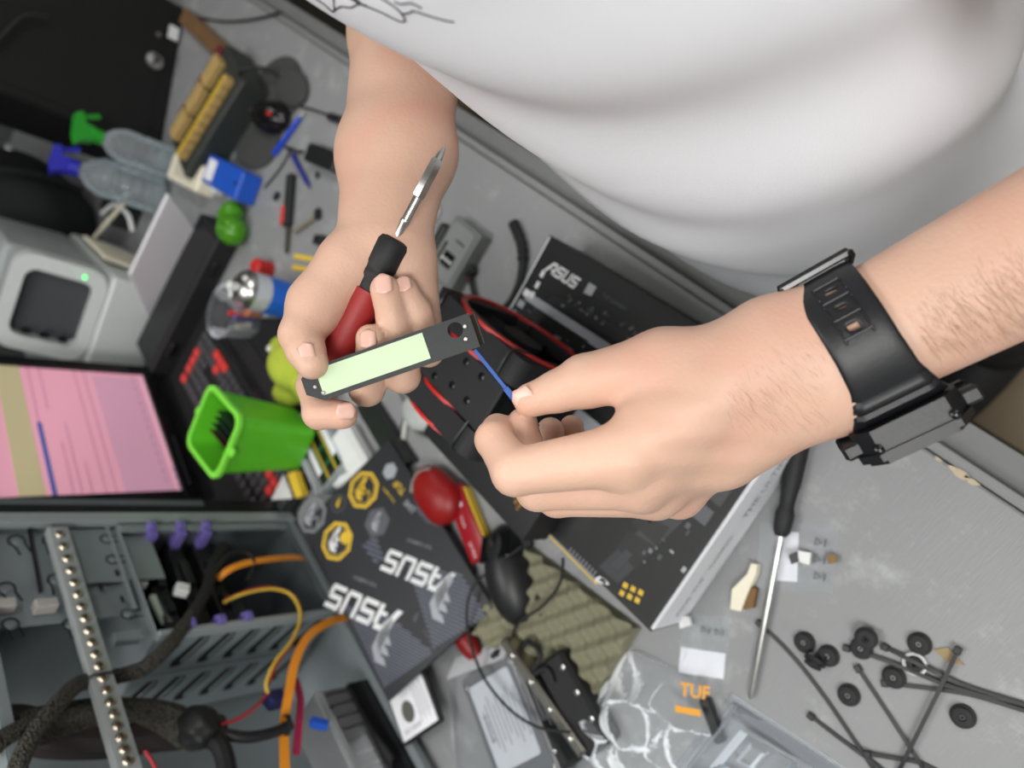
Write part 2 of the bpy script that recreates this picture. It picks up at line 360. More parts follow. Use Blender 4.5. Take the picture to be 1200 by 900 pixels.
def surface(fn, lo, hi, h):                      # naive surface nets
    lo = np.asarray(lo, float); n = np.ceil((np.asarray(hi)-lo)/h).astype(int)+1
    g = [lo[i]+h*np.arange(n[i]) for i in range(3)]
    V = np.empty(tuple(n), np.float32)
    for i in range(0, n[0], 24):
        G = np.stack(np.meshgrid(g[0][i:i+24], g[1], g[2], indexing='ij'), -1)
        V[i:i+24] = fn(G.reshape(-1, 3)).reshape(G.shape[:3])
    S = V < 0
    acc = np.zeros(tuple(n-1)+(3,)); cnt = np.zeros(tuple(n-1))
    c = lambda a, o: a[o[0]:o[0]+n[0]-1, o[1]:o[1]+n[1]-1, o[2]:o[2]+n[2]-1]
    for ax in range(3):
        o1, o2 = [k for k in range(3) if k != ax]
        for i in (0, 1):
            for j in (0, 1):
                a = [0, 0, 0]; a[o1] = i; a[o2] = j; b = list(a); b[ax] = 1
                va, vb = c(V, a), c(V, b); m = c(S, a) != c(S, b)
                t = np.where(m, va/np.where(m, va-vb, 1), 0)
                for k in range(3): acc[..., k] += np.where(m, a[k]+(t if k == ax else 0), 0)
                cnt += m
    act = cnt > 0; idx = np.full(act.shape, -1); idx[act] = np.arange(act.sum())
    cells = np.argwhere(act); verts = lo+h*(cells+acc[act]/cnt[act][:, None])
    faces = []
    for ax in range(3):
        o1, o2 = [(1, 2), (2, 0), (0, 1)][ax]
        sl = [slice(0, n[k]-1) for k in range(3)]; sb = list(sl); sb[ax] = slice(1, n[ax])
        A = S[tuple(sl)]; B2 = S[tuple(sb)]
        m = A != B2; e = np.argwhere(m); e = e[(e[:, o1] > 0) & (e[:, o2] > 0)]
        q = []
        for (i, j) in ((1, 1), (0, 1), (0, 0), (1, 0)):
            cc = e.copy(); cc[:, o1] -= i; cc[:, o2] -= j; q.append(idx[cc[:, 0], cc[:, 1], cc[:, 2]])
        q = np.stack(q, 1); flip = A[e[:, 0], e[:, 1], e[:, 2]]
        q = np.where(flip[:, None], q, q[:, ::-1]); faces.append(q[(q >= 0).all(1)])
    return verts, np.concatenate(faces)
def np_object(name, meshes, mat, parent=None):
    v = np.concatenate([m[0] for m in meshes]); off = 0; fs = []
    for m in meshes: fs.append(m[1]+off); off += len(m[0])
    fs = np.concatenate(fs); me = bpy.data.meshes.new(name)
    me.vertices.add(len(v)); me.vertices.foreach_set('co', v.astype(np.float32).ravel())
    me.loops.add(fs.size); me.loops.foreach_set('vertex_index', fs.astype(np.int32).ravel())
    me.polygons.add(len(fs)); me.polygons.foreach_set('loop_start', np.arange(0, fs.size, 4, dtype=np.int32))
    me.polygons.foreach_set('use_smooth', np.ones(len(fs), bool)); me.update(calc_edges=True); me.validate()
    me.materials.append(mat); o = bpy.data.objects.new(name, me); COL.objects.link(o)
    if parent is not None: o.parent = parent
    return o

def skin_mat():
    m = M('skin', rgb(212, 174, 152), .5, var=.05, vs=45, bump=.16, bs=420, sss=.12)
    nt = m.node_tree; b = nt.nodes['Principled BSDF']; old = b.inputs['Base Color'].links[0].from_socket
    nz = nt.nodes.new('ShaderNodeTexNoise'); nz.inputs['Scale'].default_value = 22; nz.inputs['Detail'].default_value = 2
    nt.links.new(nt.nodes['Texture Coordinate'].outputs['Object'], nz.inputs['Vector'])
    cr = nt.nodes.new('ShaderNodeMapRange'); cr.inputs[1].default_value = .5; cr.inputs[2].default_value = .75
    nt.links.new(nz.outputs['Fac'], cr.inputs[0])
    mx = nt.nodes.new('ShaderNodeMix'); mx.data_type = 'RGBA'; mx.inputs[7].default_value = (*rgb(212, 164, 144), 1)
    nt.links.new(cr.outputs[0], mx.inputs[0]); nt.links.new(old, mx.inputs[6]); nt.links.new(mx.outputs[2], b.inputs['Base Color'])
    return m
SKIN = skin_mat(); NAIL = M('finger_nail', rgb(226, 182, 166), .28, var=.03, sss=.1)

# joints: (pixel x, pixel y, depth) -> point
def J(px, py, d, r): return (D(px, py, d), r)
# ---- the hand wearing the watch
LW = D(962, 424, .352); LF = D(1200, 300, .322); ldir = (LF-LW)/np.linalg.norm(LF-LW); LE = LW+ldir*.255
l_wide = CD*.87+CR*.49
L_f = {'index': [J(732, 533, .366, .0160), J(604, 553, .374, .0122), J(579, 515, .393, .0100), J(583, 503, .404, .0090)],
       'middle': [J(748, 562, .379, .0158), J(630, 573, .398, .0118), J(617, 526, .410, .0098), J(612, 496, .409, .0088)],
       'ring': [J(768, 575, .396, .0148), J(652, 583, .418, .0110), J(642, 535, .437, .0094), J(645, 505, .436, .0084)],
       'pinky': [J(795, 578, .416, .0136), J(688, 573, .433, .0096), J(672, 525, .449, .0082), J(670, 500, .447, .0074)]}
L_thumb = [J(872, 420, .362, .0180), J(778, 428, .376, .0182), J(685, 447, .389, .0142), J(655, 458, .394, .0112), J(622, 469, .398, .0096)]
def left_hand(X):
    p = ecapd(X, LW, LE, l_wide, (.0305, .0215), (.040, .036))
    p = smin(p, ecapd(X, LW, D(905, 435, .358), l_wide, (.0305, .0215), (.034, .021)), .02)
    for k, (n, q) in enumerate(L_f.items()):
        b = D(905, 415+16*k, .356+.006*k); p = smin(p, capd(X, b, q[0][0], .0185, q[0][1]), .014)
    p = smin(p, capd(X, D(962, 446, .356), D(850, 525, .385), .0200, .0200), .014)
    p = smin(p, capd(X, D(812, 455, .372), D(752, 492, .372), .0165, .0125), .012)
    p = smin(p, capd(X, L_thumb[0][0], L_thumb[1][0], L_thumb[0][1], L_thumb[1][1]), .016)
    d = smin(p, chain(X, L_thumb[1:], .004), .008)
    for q in L_f.values(): d = np.minimum(d, smin(p, chain(X, q, .0035), .006))
    # tendons and knuckle relief
    return d-.0005*np.sin(X@(CD*420))*np.exp(-((X-D(800, 520, .365))**2).sum(1)/.0014)
# ---- the hand holding plate and screwdriver, palm up
RW = D(449, 286, .464); RM = D(465, 180, .502); RT = D(480, 40, .560); RE = W(.555, -.075, .315)
r_wide = CR.copy()
R_f = {'index': [J(382, 408, .486, .0160), J(369, 452, .464, .0110), J(374, 484, .447, .0098), J(402, 486, .437, .0088)],
       'middle': [J(424, 420, .491, .0160), J(430, 455, .464, .0112), J(437, 417, .446, .0099), J(434, 397, .440, .0090)],
       'ring': [J(462, 415, .488, .0150), J(472, 440, .463, .0110), J(461, 376, .447, .0099), J(451, 339, .438, .0090)],
       'pinky': [J(490, 395, .480, .0136), J(502, 412, .461, .0094), J(489, 366, .452, .0088), J(474, 339, .446, .0080)]}
R_thumb = [J(404, 316, .458, .0200), J(371, 357, .449, .0172), J(353, 392, .437, .0128), J(358, 410, .430, .0110), J(366, 426, .425, .0096)]
def right_hand(X):
    p = ecapd(X, RW, RM, r_wide, (.0300, .0215), (.0370, .0310))
    p = smin(p, ecapd(X, RM, RT, r_wide, (.0370, .0310), (.0430, .0400)), .02)
    p = smin(p, ecapd(X, RT, RE, r_wide, (.0430, .0400), (.0440, .0440)), .02)
    for k, q in enumerate(R_f.values()):
        p = smin(p, capd(X, D(432+14*k, 305, .474), q[0][0], .0175, q[0][1]), .014)
    p = smin(p, capd(X, D(476, 318, .469), D(487, 378, .470), .0160, .0150), .012)
    p = smin(p, capd(X, R_thumb[0][0], R_thumb[1][0], R_thumb[0][1], R_thumb[1][1]), .014)
    d = smin(p, chain(X, R_thumb[1:], .004), .007)
    for q in R_f.values(): d = np.minimum(d, smin(p, chain(X, q, .0035), .005))
    return d
LS, RS = W(.120, -.185, .565), W(.515, -.170, .565)
I3 = np.eye(3); ST = np.array([E1, E2, [0, 0, 1.]])
HC = W(.33, -.075, .83)
hx, hy = E1, (E2*math.cos(.7)-np.array([0, 0, 1])*math.sin(.7)); hz = np.cross(hx, hy); HB = np.array([hx, hy, hz])   # head tipped towards the hands
def H(x, y, z): return HC+hx*x+hy*y+hz*z
def torso(X):
    p = ecapd(X, W(.33, -.155, -.12), W(.33, -.15, .47), E1, (.145, .10), (.150, .095))
    p = smin(p, capd(X, LS, RS, .052, .052), .06)
    p = smin(p, capd(X, W(.33, -.15, .57), HC+np.array([0, 0, -.06]), .056, .052), .04)
    hd = smin(elld(X, H(0, -.012, .02), HB, (.074, .092, .088)), elld(X, H(0, .012, -.045), HB, (.058, .072, .075)), .03)
    hd = smin(hd, capd(X, H(0, .080, .005), H(0, .100, -.030), .008, .013), .012)
    for s in (-1, 1):
        hd = smin(hd, elld(X, H(.074*s, -.008, -.015), HB, (.010, .020, .032)), .006)
        hd = -smin(-hd, elld(X, H(.031*s, .085, .004), HB, (.016, .012, .010)), .008)
    hd = smin(hd, capd(X, H(-.018, .078, -.062), H(.018, .078, -.062), .007, .007), .006)
    p = smin(p, hd, .03)
    p = smin(p, capd(X, LS, LE, .047, .040), .03)
    return smin(p, capd(X, RS, RE, .047, .042), .03)
def bounds(pts, m):
    a = np.array(pts); return a.min(0)-m, a.max(0)+m
lp = [q[0] for c in list(L_f.values())+[L_thumb] for q in c]+[LW, LE]
rp = [q[0] for c in list(R_f.values())+[R_thumb] for q in c]+[RW, RM, RT, RE]
person = thing('person', 'person in a white t-shirt at the desk, holding a plate and a screwdriver', 'person', W(.33, -.15, -.75), 0)
m1 = surface(left_hand, *bounds(lp, .05), .0021)
m2 = surface(right_hand, *bounds(rp, .05), .0021)
m3 = surface(torso, *bounds([LE, RE, H(0, .11, -.12), H(0, -.11, .13), *[W(a_, b_, c_) for a_ in (.14, .52) for b_ in (-.27, -.03) for c_ in (-.2, .6)]], .07), .0075)
off = np.array([float(c) for c in person.location])
for m in (m1, m2, m3): m[0][:] -= off
body = np_object('body', [m1, m2, m3], SKIN, person)

# nails: small curved plates on the finger ends that show them
def nail(px, py, d, w, l, dx, dy, tilt=0.):
    dr = CR*dx+CD*dy; dr /= np.linalg.norm(dr); nrm = -CF+dr*tilt; nrm -= dr*(nrm@dr)*0; nrm /= np.linalg.norm(nrm)
    dr = dr-nrm*(dr@nrm); dr /= np.linalg.norm(dr); sd = np.cross(nrm, dr); c = D(px, py, d); n = 6; vs = []; fs = []
    for j in range(n+1):
        v = j/n*2-1; half = w/2*min(1., math.sqrt(max(0., 1-(max(0, abs(v)-.35)/.65)**2))*1.0+.12)
        for i in range(n+1):
            u = i/n*2-1; vs.append(c+sd*(u*half)+dr*(v*l/2)+nrm*(.0004-(u*half)**2*55-(max(0, v)*l/2)**2*18)-off)
    for j in range(n):
        for i in range(n): fs.append((j*(n+1)+i, j*(n+1)+i+1, (j+1)*(n+1)+i+1, (j+1)*(n+1)+i))
    o = MB().raw(vs, fs).build('nail', NAIL, person, True, angle=80)
    md = o.modifiers.new('thickness', 'SOLIDIFY'); md.thickness = .0008
nail(359, 414, .4176, .0092, .0125, .30, .95, -.1)
nail(449, 333, .4290, .0098, .0125, -.15, -1, .1)
nail(431, 397, .4312, .0094, .0120, -.1, -1, .3)
nail(473, 333, .4380, .0082, .0100, -.3, -1, .2)
nail(405, 482, .4295, .0095, .0110, 1, -.1, .3)
nail(613, 466, .3912, .0105, .0130, -.87, .45, .45)
# fine hair on the forearm
rg = np.random.RandomState(5); N_ = 1300; hb = MB()
pp_ = np.stack([rg.uniform(1000, 1215, 3*N_), rg.uniform(180, 420, 3*N_)], 1); lnu = pp_[:, 1]+.55*(pp_[:, 0]-1000)
pp_ = pp_[(lnu > 318) & (pp_[:, 1] < 435-.25*(pp_[:, 0]-1000)) & (pp_[:, 0]*.87-pp_[:, 1]*.49 > 742)]
qq_ = np.stack([rg.uniform(850, 960, 300), rg.uniform(350, 500, 300)], 1); qq_ = qq_[(qq_[:, 0]*.87-qq_[:, 1]*.49 < 655) & (qq_[:, 1]-.42*(960-qq_[:, 0]) < 490)]
pp_ = np.concatenate([pp_[:N_], qq_]); rr = np.array([ray(*p_) for p_ in pp_]); rr /= np.linalg.norm(rr, axis=1)[:, None]; tt = np.full(len(rr), .22); dd_ = None
for _ in range(60): dd_ = left_hand(CAM+rr*tt[:, None]); tt += dd_*.8
for p_, d0, r0 in zip(CAM+rr*tt[:, None], dd_, rr):
    if abs(d0) > .0008: continue
    h0 = .0055+.0045*rg.rand(); dr = CR*(.55+.35*rg.randn()*.5)+CD*(.62+.3*rg.randn()*.4)-CF*.22; dr /= np.linalg.norm(dr)
    a_, b_, c_ = p_+CF*.0003, p_+dr*h0*.55, p_+dr*h0+CF*.0012
    hb.tube([a_, b_, c_], [.000035, .00003, .000015], 3, 1)
o = wpart(hb, 'arm_hair', M('arm_hair', rgb(150, 110, 84), .6), person); o['kind'] = 'stuff'
# hair and eyes
def haird(X):
    d = elld(X, H(0, -.018, .028), HB, (.082, .098, .094)); y = (X-HC)@hy; z = (X-HC)@hz
    return np.maximum(d+.002*np.sin(X@(hx*220))*np.cos(X@(hy*160)), np.maximum(y*.8-z-.012, -z*.5-.035+.3*y))
hm = surface(haird, *bounds([H(-.1, -.13, -.08), H(.1, .1, .14)], .02), .005); hm[0][:] -= off
np_object('hair', [hm], M('dark_brown_hair', rgb(52, 40, 32), .55, var=.3, vs=150, bump=.5, bs=300), person)
for s in (-1, 1):
    e = MB().lathe([(.0001, -.011), (.006, -.009), (.0105, -.003), (.011, 0), (.0105, .003), (.006, .009), (.0001, .011)], H(.031*s, .072, .004)-off, hy)
    o = e.build('eye', M('eye_white', rgb(225, 222, 218), .2), person, True)
    MB().lathe([(.0001, .0112), (.0052, .0104), (.0052, .0098)], H(.031*s, .072, .004)-off, hy).build('iris', M('brown_iris', rgb(60, 42, 30), .2), o, True)

# ---- t-shirt
LSL = LS+(LE-LS)*.52; RSL = RS+(RE-RS)*.60
HEM = -.005
# depth of the shirt front at each height
SZ = [-.1, 0, .06, .12, .18, .24, .30, .36, .42, .48, .54, .60]; SR = [.1204, .1258, .1332, .1389, .1444, .1446, .1385, .1341, .1306, .1300, .1300, .10]
def shirt(X):
    q = X@ST.T; s, t, z = q[:, 0], q[:, 1], q[:, 2]
    rt = np.interp(z, SZ, SR); p = (np.sqrt(((s-.335)/.178)**2+((t+.14)/rt)**2)-1)*rt; p = np.maximum(p, z-.56)
    p = smin(p, capd(X, LS, RS, .062, .062), .05)
    ul, ur = (LE-LS)/np.linalg.norm(LE-LS), (RE-RS)/np.linalg.norm(RE-RS)
    for S_, u, e in ((LS, ul, LSL), (RS, ur, RSL)):         # sleeves, cut square at the cuff
        h = (X-S_)@u-(np.linalg.norm(e-S_)); p = smin(p, np.maximum(capd(X, S_, e+u*.05, .064, .076), h), .03)
    f = .0045*np.sin(26*z+16*s+3*np.sin(9*s))*np.clip((.42-z)*3, .15, 1)+.0030*np.sin(47*z-30*s+2*np.sin(20*t))+.003*np.sin(60*s+8*z)*np.clip((.12-z)*6, 0, 1)
    p = p-f
    hem = HEM+.006*np.sin(14*s)+.10*(t+.15)*0
    p = np.maximum(p, hem-z)
    return np.maximum(p, -(elld(X, W(.33, -.125, .665), ST, (.088, .080, .060))))
sm = surface(shirt, *bounds([W(a_, b_, c_) for a_ in (.02, .64) for b_ in (-.33, .06) for c_ in (HEM-.01, .66)]+[LSL, RSL], .03), .006); sm[0][:] -= off
SHIRT = M('white_cotton', rgb(236, 238, 243), .85, var=.015, vs=30, bump=.12, bs=900)
sh = np_object('t_shirt', [sm], SHIRT, person); sh['label'] = 'loose white cotton t-shirt with black line print on the chest'
def on_shirt(px, py):                            # where a line of sight meets the shirt
    r = ray(px, py); r = r/np.linalg.norm(r); t = .05
    for _ in range(90):
        d = float(shirt((CAM+r*t)[None])[0]); t += d*.7
        if d < .0003: return CAM+r*(t-.0006)
        if t > 1.2: return None
PRN = M('black_shirt_print', rgb(24, 24, 28), .8)
for pts in ([(352, -12), (378, 4), (391, 14), (390, -6)], [(391, 12), (399, 8), (410, 9), (420, 5), (430, 7)], [(400, -8), (420, 4), (445, 14), (470, 26), (473, 20), (462, 8), (440, -6)],
            [(470, 17), (480, 15), (484, 13), (500, 18), (520, 24), (532, 26)], [(462, 2), (470, 5), (482, 4), (494, 10)]):
    q = [h_ for h_ in (on_shirt(*p) for p in pts) if h_ is not None]
    if len(q) > 1: wpart(MB().tube(q, .00028, 5, 6), 'printed_line', PRN, sh)
q = [on_shirt(*p) for p in ((404, -6), (412, -6), (428, 8), (418, 3))]
if all(h_ is not None for h_ in q): wpart(MB().raw(q, [(0, 1, 2, 3)]), 'printed_patch', PRN, sh)
# ---- trousers and shoes
TRO = M('black_trousers', rgb(22, 22, 25), .85, bump=.3, bs=500)
def trous(X):
    d = ecapd(X, W(.335, -.155, -.10), W(.335, -.155, .04), E1, (.165, .115), (.16, .112))
    for s in (.245, .425): d = smin(d, capd(X, W(s, -.155, -.10), W(s, -.165, -.70), .088, .062), .04)
    return np.maximum(d+.003*np.sin(50*(X@np.array([0, 0, 1.]))), -(X[:, 2]+.70))
tm = surface(trous, *bounds([W(a_, b_, c_) for a_ in (.12, .55) for b_ in (-.30, .0) for c_ in (-.72, .08)], .05), .012); tm[0][:] -= off
np_object('trousers', [tm], TRO, person)
for s in (.245, .425):
    def shoe(X): return np.maximum(smin(elld(X, W(s, -.10, -.70), ST, (.05, .14, .05)), capd(X, W(s, -.165, -.68), W(s, -.165, -.62), .05, .05), .03), -.745-X[:, 2])
    smh = surface(shoe, *bounds([W(s+a_, b_, c_) for a_ in (-.06, .06) for b_ in (-.26, .05) for c_ in (-.75, -.6)], .03), .009); smh[0][:] -= off
    np_object('shoe', [smh], RUB, person)
# ------------------------------------------------------------------ what the hands hold, and the watch
# slot plate
a, b = D(357, 455.5, .4270), D(556, 386.5, .4225); pm = frame((a+b)/2, b-a, -CF); PL = np.linalg.norm(b-a)
plate = thing('slot_plate', 'black metal slot cover plate with a pale green sticker, held between thumb and fingers', 'plate', mat=pm)
hw = .0103; n = 32; outer = []; pts = [(-PL/2, .006), (-PL/2+.006, hw), (PL/2, hw), (PL/2, -hw), (-PL/2+.009, -hw), (-PL/2, -.004)]
# outline with the round hole cut out: two rings of equal count
hc = ((onplane(534, 387, pm.translation, -CF)-np.array(pm.translation))); hx_ = float(Vector(hc).dot(pm.col[0].xyz)); hy_ = float(Vector(hc).dot(pm.col[1].xyz))
hole = circ(.0046, n, hx_, hy_)
def ray_out(ang):
    dx, dy = math.cos(ang), math.sin(ang); best = None
    for i in range(6):
        (x1_, y1_), (x2_, y2_) = pts[i], pts[(i+1) % 6]; ex, ey = x2_-x1_, y2_-y1_; den = dx*ey-dy*ex
        if abs(den) < 1e-12: continue
        t = ((x1_-hx_)*ey-(y1_-hy_)*ex)/den; u = ((x1_-hx_)*dy-(y1_-hy_)*dx)/den
        if t > 0 and -1e-6 <= u <= 1+1e-6 and (best is None or t < best): best = t
    return (hx_+dx*best, hy_+dy*best)
angs = sorted([2*math.pi*i/26 for i in range(26)]+[math.atan2(p[1]-hy_, p[0]-hx_) % (2*math.pi) for p in pts])
outer = [ray_out(t) for t in angs]; hole = [(hx_+.0046*math.cos(t), hy_+.0046*math.sin(t)) for t in angs]
PLM = M('black_anodised_metal', rgb(44, 47, 47), .45, .3, var=.05, vs=200, bump=.1, bs=1500)
MB().ring(outer, hole, -.0006, .0006).build('plate_body', PLM, plate)
fl2 = MB().box((PL/2+.0015, 0, -.0035), (.0012, .0190, .0085), Matrix.Rotation(.45, 3, 'Y'), .0003).build('bent_flange', PLM, plate)
lx0 = float(Vector(onplane(376, 455, pm.translation, -CF)-np.array(pm.translation)).dot(pm.col[0].xyz)); lx1 = float(Vector(onplane(502, 410, pm.translation, -CF)-np.array(pm.translation)).dot(pm.col[0].xyz))
stk = MB().box(((lx0+lx1)/2, .0005, .00075), (lx1-lx0, .0158, .0002), None).build('sticker', M('pale_green_sticker', rgb(196, 218, 182), .6, var=.015), plate)
stk['label'] = 'pale green sticker'
for x, y in ((-PL/2+.0065, -.0012), (PL/2-.0065, -.0035), (hx_+.006, .0035), (-PL/2+.010, -.006)):
    s = MB().lathe([(.0013, 0), (.0013, .0008), (.0009, .0011)], (x, y, .0005), n=14).build('screw', STEEL, plate, True)
# screwdriver
a, b = D(521, 172, .436), D(384, 430, .4635); L = float(np.linalg.norm(b-a)); sm_ = frame(b, a-b, -CF)
scr = thing('screwdriver', 'red screwdriver with black collar and steel bit shaft, lying across the palm', 'screwdriver', mat=sm_)
def sx(px, py):     # distance along the tool of a pixel
    v = np.array([521-384, 172-430.]); q = np.array([px-384, py-430.]); f = q@v/(v@v); return f*L
def lat(prof, name, mat, n=24): return MB().lathe([(r, x) for x, r in prof], (0, 0, 0), (1, 0, 0), n).build(name, mat, scr, True)
h1 = sx(437, 337); h2 = sx(474, 280); h3 = sx(497, 232); h4 = sx(516, 187)
lat([(-.0, .004), (.002, .0095), (.008, .0125), (.03, .0132), (h1-.012, .0120), (h1, .0105)], 'handle', M('dark_red_grip', rgb(150, 38, 38), .5, bump=.1))
lat([(h1-.001, .0092), (h1+.007, .0092), (h1+.009, .0105), (h1+.012, .0105), (h1+.013, .0101), (h1+.016, .0101), (h1+.017, .0105), (h2-.004, .0102), (h2-.001, .0088), (h2, .006)], 'collar', BLKM)
lat([(h2-.002, .0026), (h2+.010, .0026), (h2+.011, .0032), (h2+.013, .0032), (h2+.0135, .0027), (h3+.001, .0027)], 'shaft', STEEL, 16)
lat([(h3, .0035), (h3+.001, .0042), (h4-.001, .0042), (h4, .0034)], 'bit_holder', STEEL, 6)
lat([(h4-.001, .0026), (h4+.003, .0024), (L-.001, .0011), (L, .0006)], 'bit', STEEL, 8)
# blue spudger strip
a, b = D(556, 410, .4235), D(630, 501, .4075); e = b-a
mb = MB().bar(a+e*.5, b, .0036, .0012, -CF, .0004); mb.bar(a, a+e*.5, .0022, .0010, -CF, .0003)
bs_ = thing('cable_strip', 'thin blue strip pinched between thumb and fingertips', 'strip', mat=frame(a, e, -CF))
wpart(mb, 'strip_body', M('blue_strip', rgb(62, 96, 168), .4), bs_)
# wristwatch: swept around the wrist
WC = D(1004, 402, .3465); wa = ldir; wn = l_wide-wa*(l_wide@wa); wn /= np.linalg.norm(wn); wv = np.cross(wa, wn)
if wv@CF > 0: wv = -wv                                    # towards the camera
watch = thing('wrist_watch', 'chunky black resin sports watch strapped around the wrist', 'watch', loc=WC)
RWn, RWv = .0352, .0268
def wp(phi, x, h=0.):    # angle 0 faces the camera, +90 the watch face side
    c, s = math.cos(phi), math.sin(phi); p = np.array([RWn*s, RWv*c]); nn = np.array([s/RWn, c/RWv]); nn /= np.linalg.norm(nn); p = p+nn*h
    return WC+wn*p[0]+wv*p[1]+wa*x
def wwidth(ph):
    d = math.degrees(ph); return float(np.interp(d, (-105, -60, 0, 25, 45, 62, 80), (.0300, .0290, .0290, .0310, .0380, .0440, .0440)))
nu, nv = 120, 22; V = []; ph0, ph1 = math.radians(-252), math.radians(66)
for i in range(nu+1):
    ph = ph0+(ph1-ph0)*i/nu; w = wwidth(max(ph, -1.83))
    dg = math.degrees(ph)
    for j in range(nv+1):
        u = j/nv*2-1; h = .0012+.0007*(1-u**8)
        if dg > 34: h += .0028*min(1, (dg-34)/4)*(1 if (dg < 44 or dg > 47.5) else .35)-.0012*(abs(u) > .86)
        V.append(wp(ph, u*w/2, h))
F_ = []
for i in range(nu):
    dg = math.degrees(ph0+(ph1-ph0)*(i+.5)/nu)
    for j in range(nv):
        u = ((j+.5)/nv)*2-1
        if abs(u) < .22 and any(abs(dg-c) < 2.6 for c in (-52, -36, -20)): continue    # strap slots
        F_.append((i*(nv+1)+j, (i+1)*(nv+1)+j, (i+1)*(nv+1)+j+1, i*(nv+1)+j+1))
RESIN = M('black_resin', rgb(25, 26, 29), .42, bump=.06, bs=600)
o = wpart(MB().raw(V, F_), 'strap', RESIN, watch, True)
md = o.modifiers.new('thickness', 'SOLIDIFY'); md.thickness = .0024; md.offset = -1
mb = MB()
for c in (-62, -52, -44, -36, -28, -20, -13):             # raised ribs beside the slots
    for sgn in (-1, 1):
        p0 = wp(math.radians(c-2), sgn*.0062, .0022); p1 = wp(math.radians(c+4), sgn*.0062, .0022); mb.bar(p0, p1, .0012, .0012, wv, .0003)
    if c in (-62, -44, -28, -13): mb.bar(wp(math.radians(c), -.0065, .0022), wp(math.radians(c), .0065, .0022), .0012, .0012, wv, .0003)
wpart(mb, 'strap_relief', RESIN, watch)
mb = MB()
for ph, h in ((-88, .0045), (-97, .0055)): mb.bar(wp(math.radians(ph), -.0180, h), wp(math.radians(ph), .0180, h), .0036, .0036, wv, .0008)
for x in (-.0172, .0172): mb.bar(wp(math.radians(-84), x, .004), wp(math.radians(-116), x, .004), .0034, .0045, wn, .0008)
wpart(mb, 'buckle', BLKG, watch, True)
# case on the far side of the wrist, seen from its edge
pc = math.radians(86); co = wp(pc, 0, .0085); cn = wn*math.sin(pc)+wv*math.cos(pc)*1.0; cn /= np.linalg.norm(cn); cy_ = np.cross(cn, wa)
def cpr(x, y, z): return co+wa*x+cy_*y+cn*z
oct_ = [(.0245, .012), (.017, .0225), (-.017, .0225), (-.0245, .012), (-.0245, -.012), (-.017, -.0225), (.017, -.0225), (.0245, -.012)]
def octp(sc, z0, z1): return MB().prism([(x*sc, y*sc) for x, y in oct_], z0, z1, co, wa, cy_)
cs = wpart(octp(1.0, -.0078, .0035), 'case', RESIN, watch)
wpart(octp(1.06, .0030, .0068).raw(*[list(q) for q in (lambda m: (m.v, m.f))(octp(.94, .0060, .0092))]), 'bezel', RESIN, cs)
wpart(octp(.72, .0090, .0094), 'glass', BLKG, cs)
for x in (-.0272, .0272):
    for y in (-.010, .010): wpart(MB().bar(cpr(x-.004, y, -.001), cpr(x+.0055, y, -.001), .0085, .0078, cn, .0016), 'button', RESIN, cs, True)
for x in (-.017, .017):
    for y in (-.0242, .0242):
        wpart(MB().lathe([(.0022, 0), (.0022, .002), (.0012, .0026)], cpr(x, y-math.copysign(.001, y), .001), cy_*math.copysign(1, y), 12), 'case_screw', BLKG, cs, True)
for y in (-.0238, -.0205): wpart(MB().bar(cpr(-.016, y, -.004), cpr(.016, y, -.004), .003, .004, cn, .001), 'case_rib', RESIN, cs)
# ------------------------------------------------------------------ things near the hands
UP = np.array([0, 0, 1.])
GREYT = M('grey_print', rgb(120, 122, 126), .6); DGREY = M('dark_grey_print', rgb(58, 60, 64), .55, var=.1)
MGREY = M('mid_grey_print', rgb(84, 86, 92), .5); WHT = M('white_print', rgb(222, 224, 226), .5); SILV = M('silver_print', rgb(156, 160, 166), .4)
YPR = M('yellow_print', rgb(214, 178, 52), .5); CARD = M('black_printed_card', rgb(24, 25, 27), .5, var=.05, vs=20)
# ---- printed board box
BH = .068
c4 = [P(*q, BH) for q in ((640, 287), (972, 461), (748, 738), (520, 491))]; cen = sum(c4)/4; cen[2] = 0
xd = (c4[1]-c4[0])+(c4[2]-c4[3]); byaw = math.atan2(xd[1], xd[0]); BX, BY = .345, .262
bbox = thing('board_box', 'flat black cardboard box printed with a circuit board, under the hands', 'box', cen, byaw)
bX = np.array([math.cos(byaw), math.sin(byaw), 0]); bYv = np.array([-math.sin(byaw), math.cos(byaw), 0])
def bl(px, py, z=BH): q = P(px, py, z)-cen; return np.array([q@bX, q@bYv])
MB().box((0, 0, BH/2-.001), (BX-.002, BY-.002, BH-.002), None, .0015).build('carton', M('white_carton', rgb(214, 216, 220), .6, var=.02), bbox)
for sg in (-1, 1): MB().box((0, sg*(BY/2-.0004), BH/2), (BX-.004, .0012, BH-.002)).build('side_print', CARD, bbox)
lid = MB().box((.001, 0, BH-.0008), (BX-.010, BY-.0004, .0016)).build('lid', CARD, bbox)
z = BH+.0001; X3, Y3 = (1, 0, 0), (0, 1, 0)
def lq(pts, name, mat, zz, parent=lid):         # printed patch from its corners on the lid
    return MB().prism([tuple(bl(*p)) for p in pts], zz, zz+.0001).build(name, mat, parent)
lo_ = bl(639, 317); hi_ = bl(691, 340)
mb = strokes(MB(), maker_logo(), (lo_[0], lo_[1], z), X3, Y3, .0108, .0008); mb.build('printed_logo', WHT, lid)
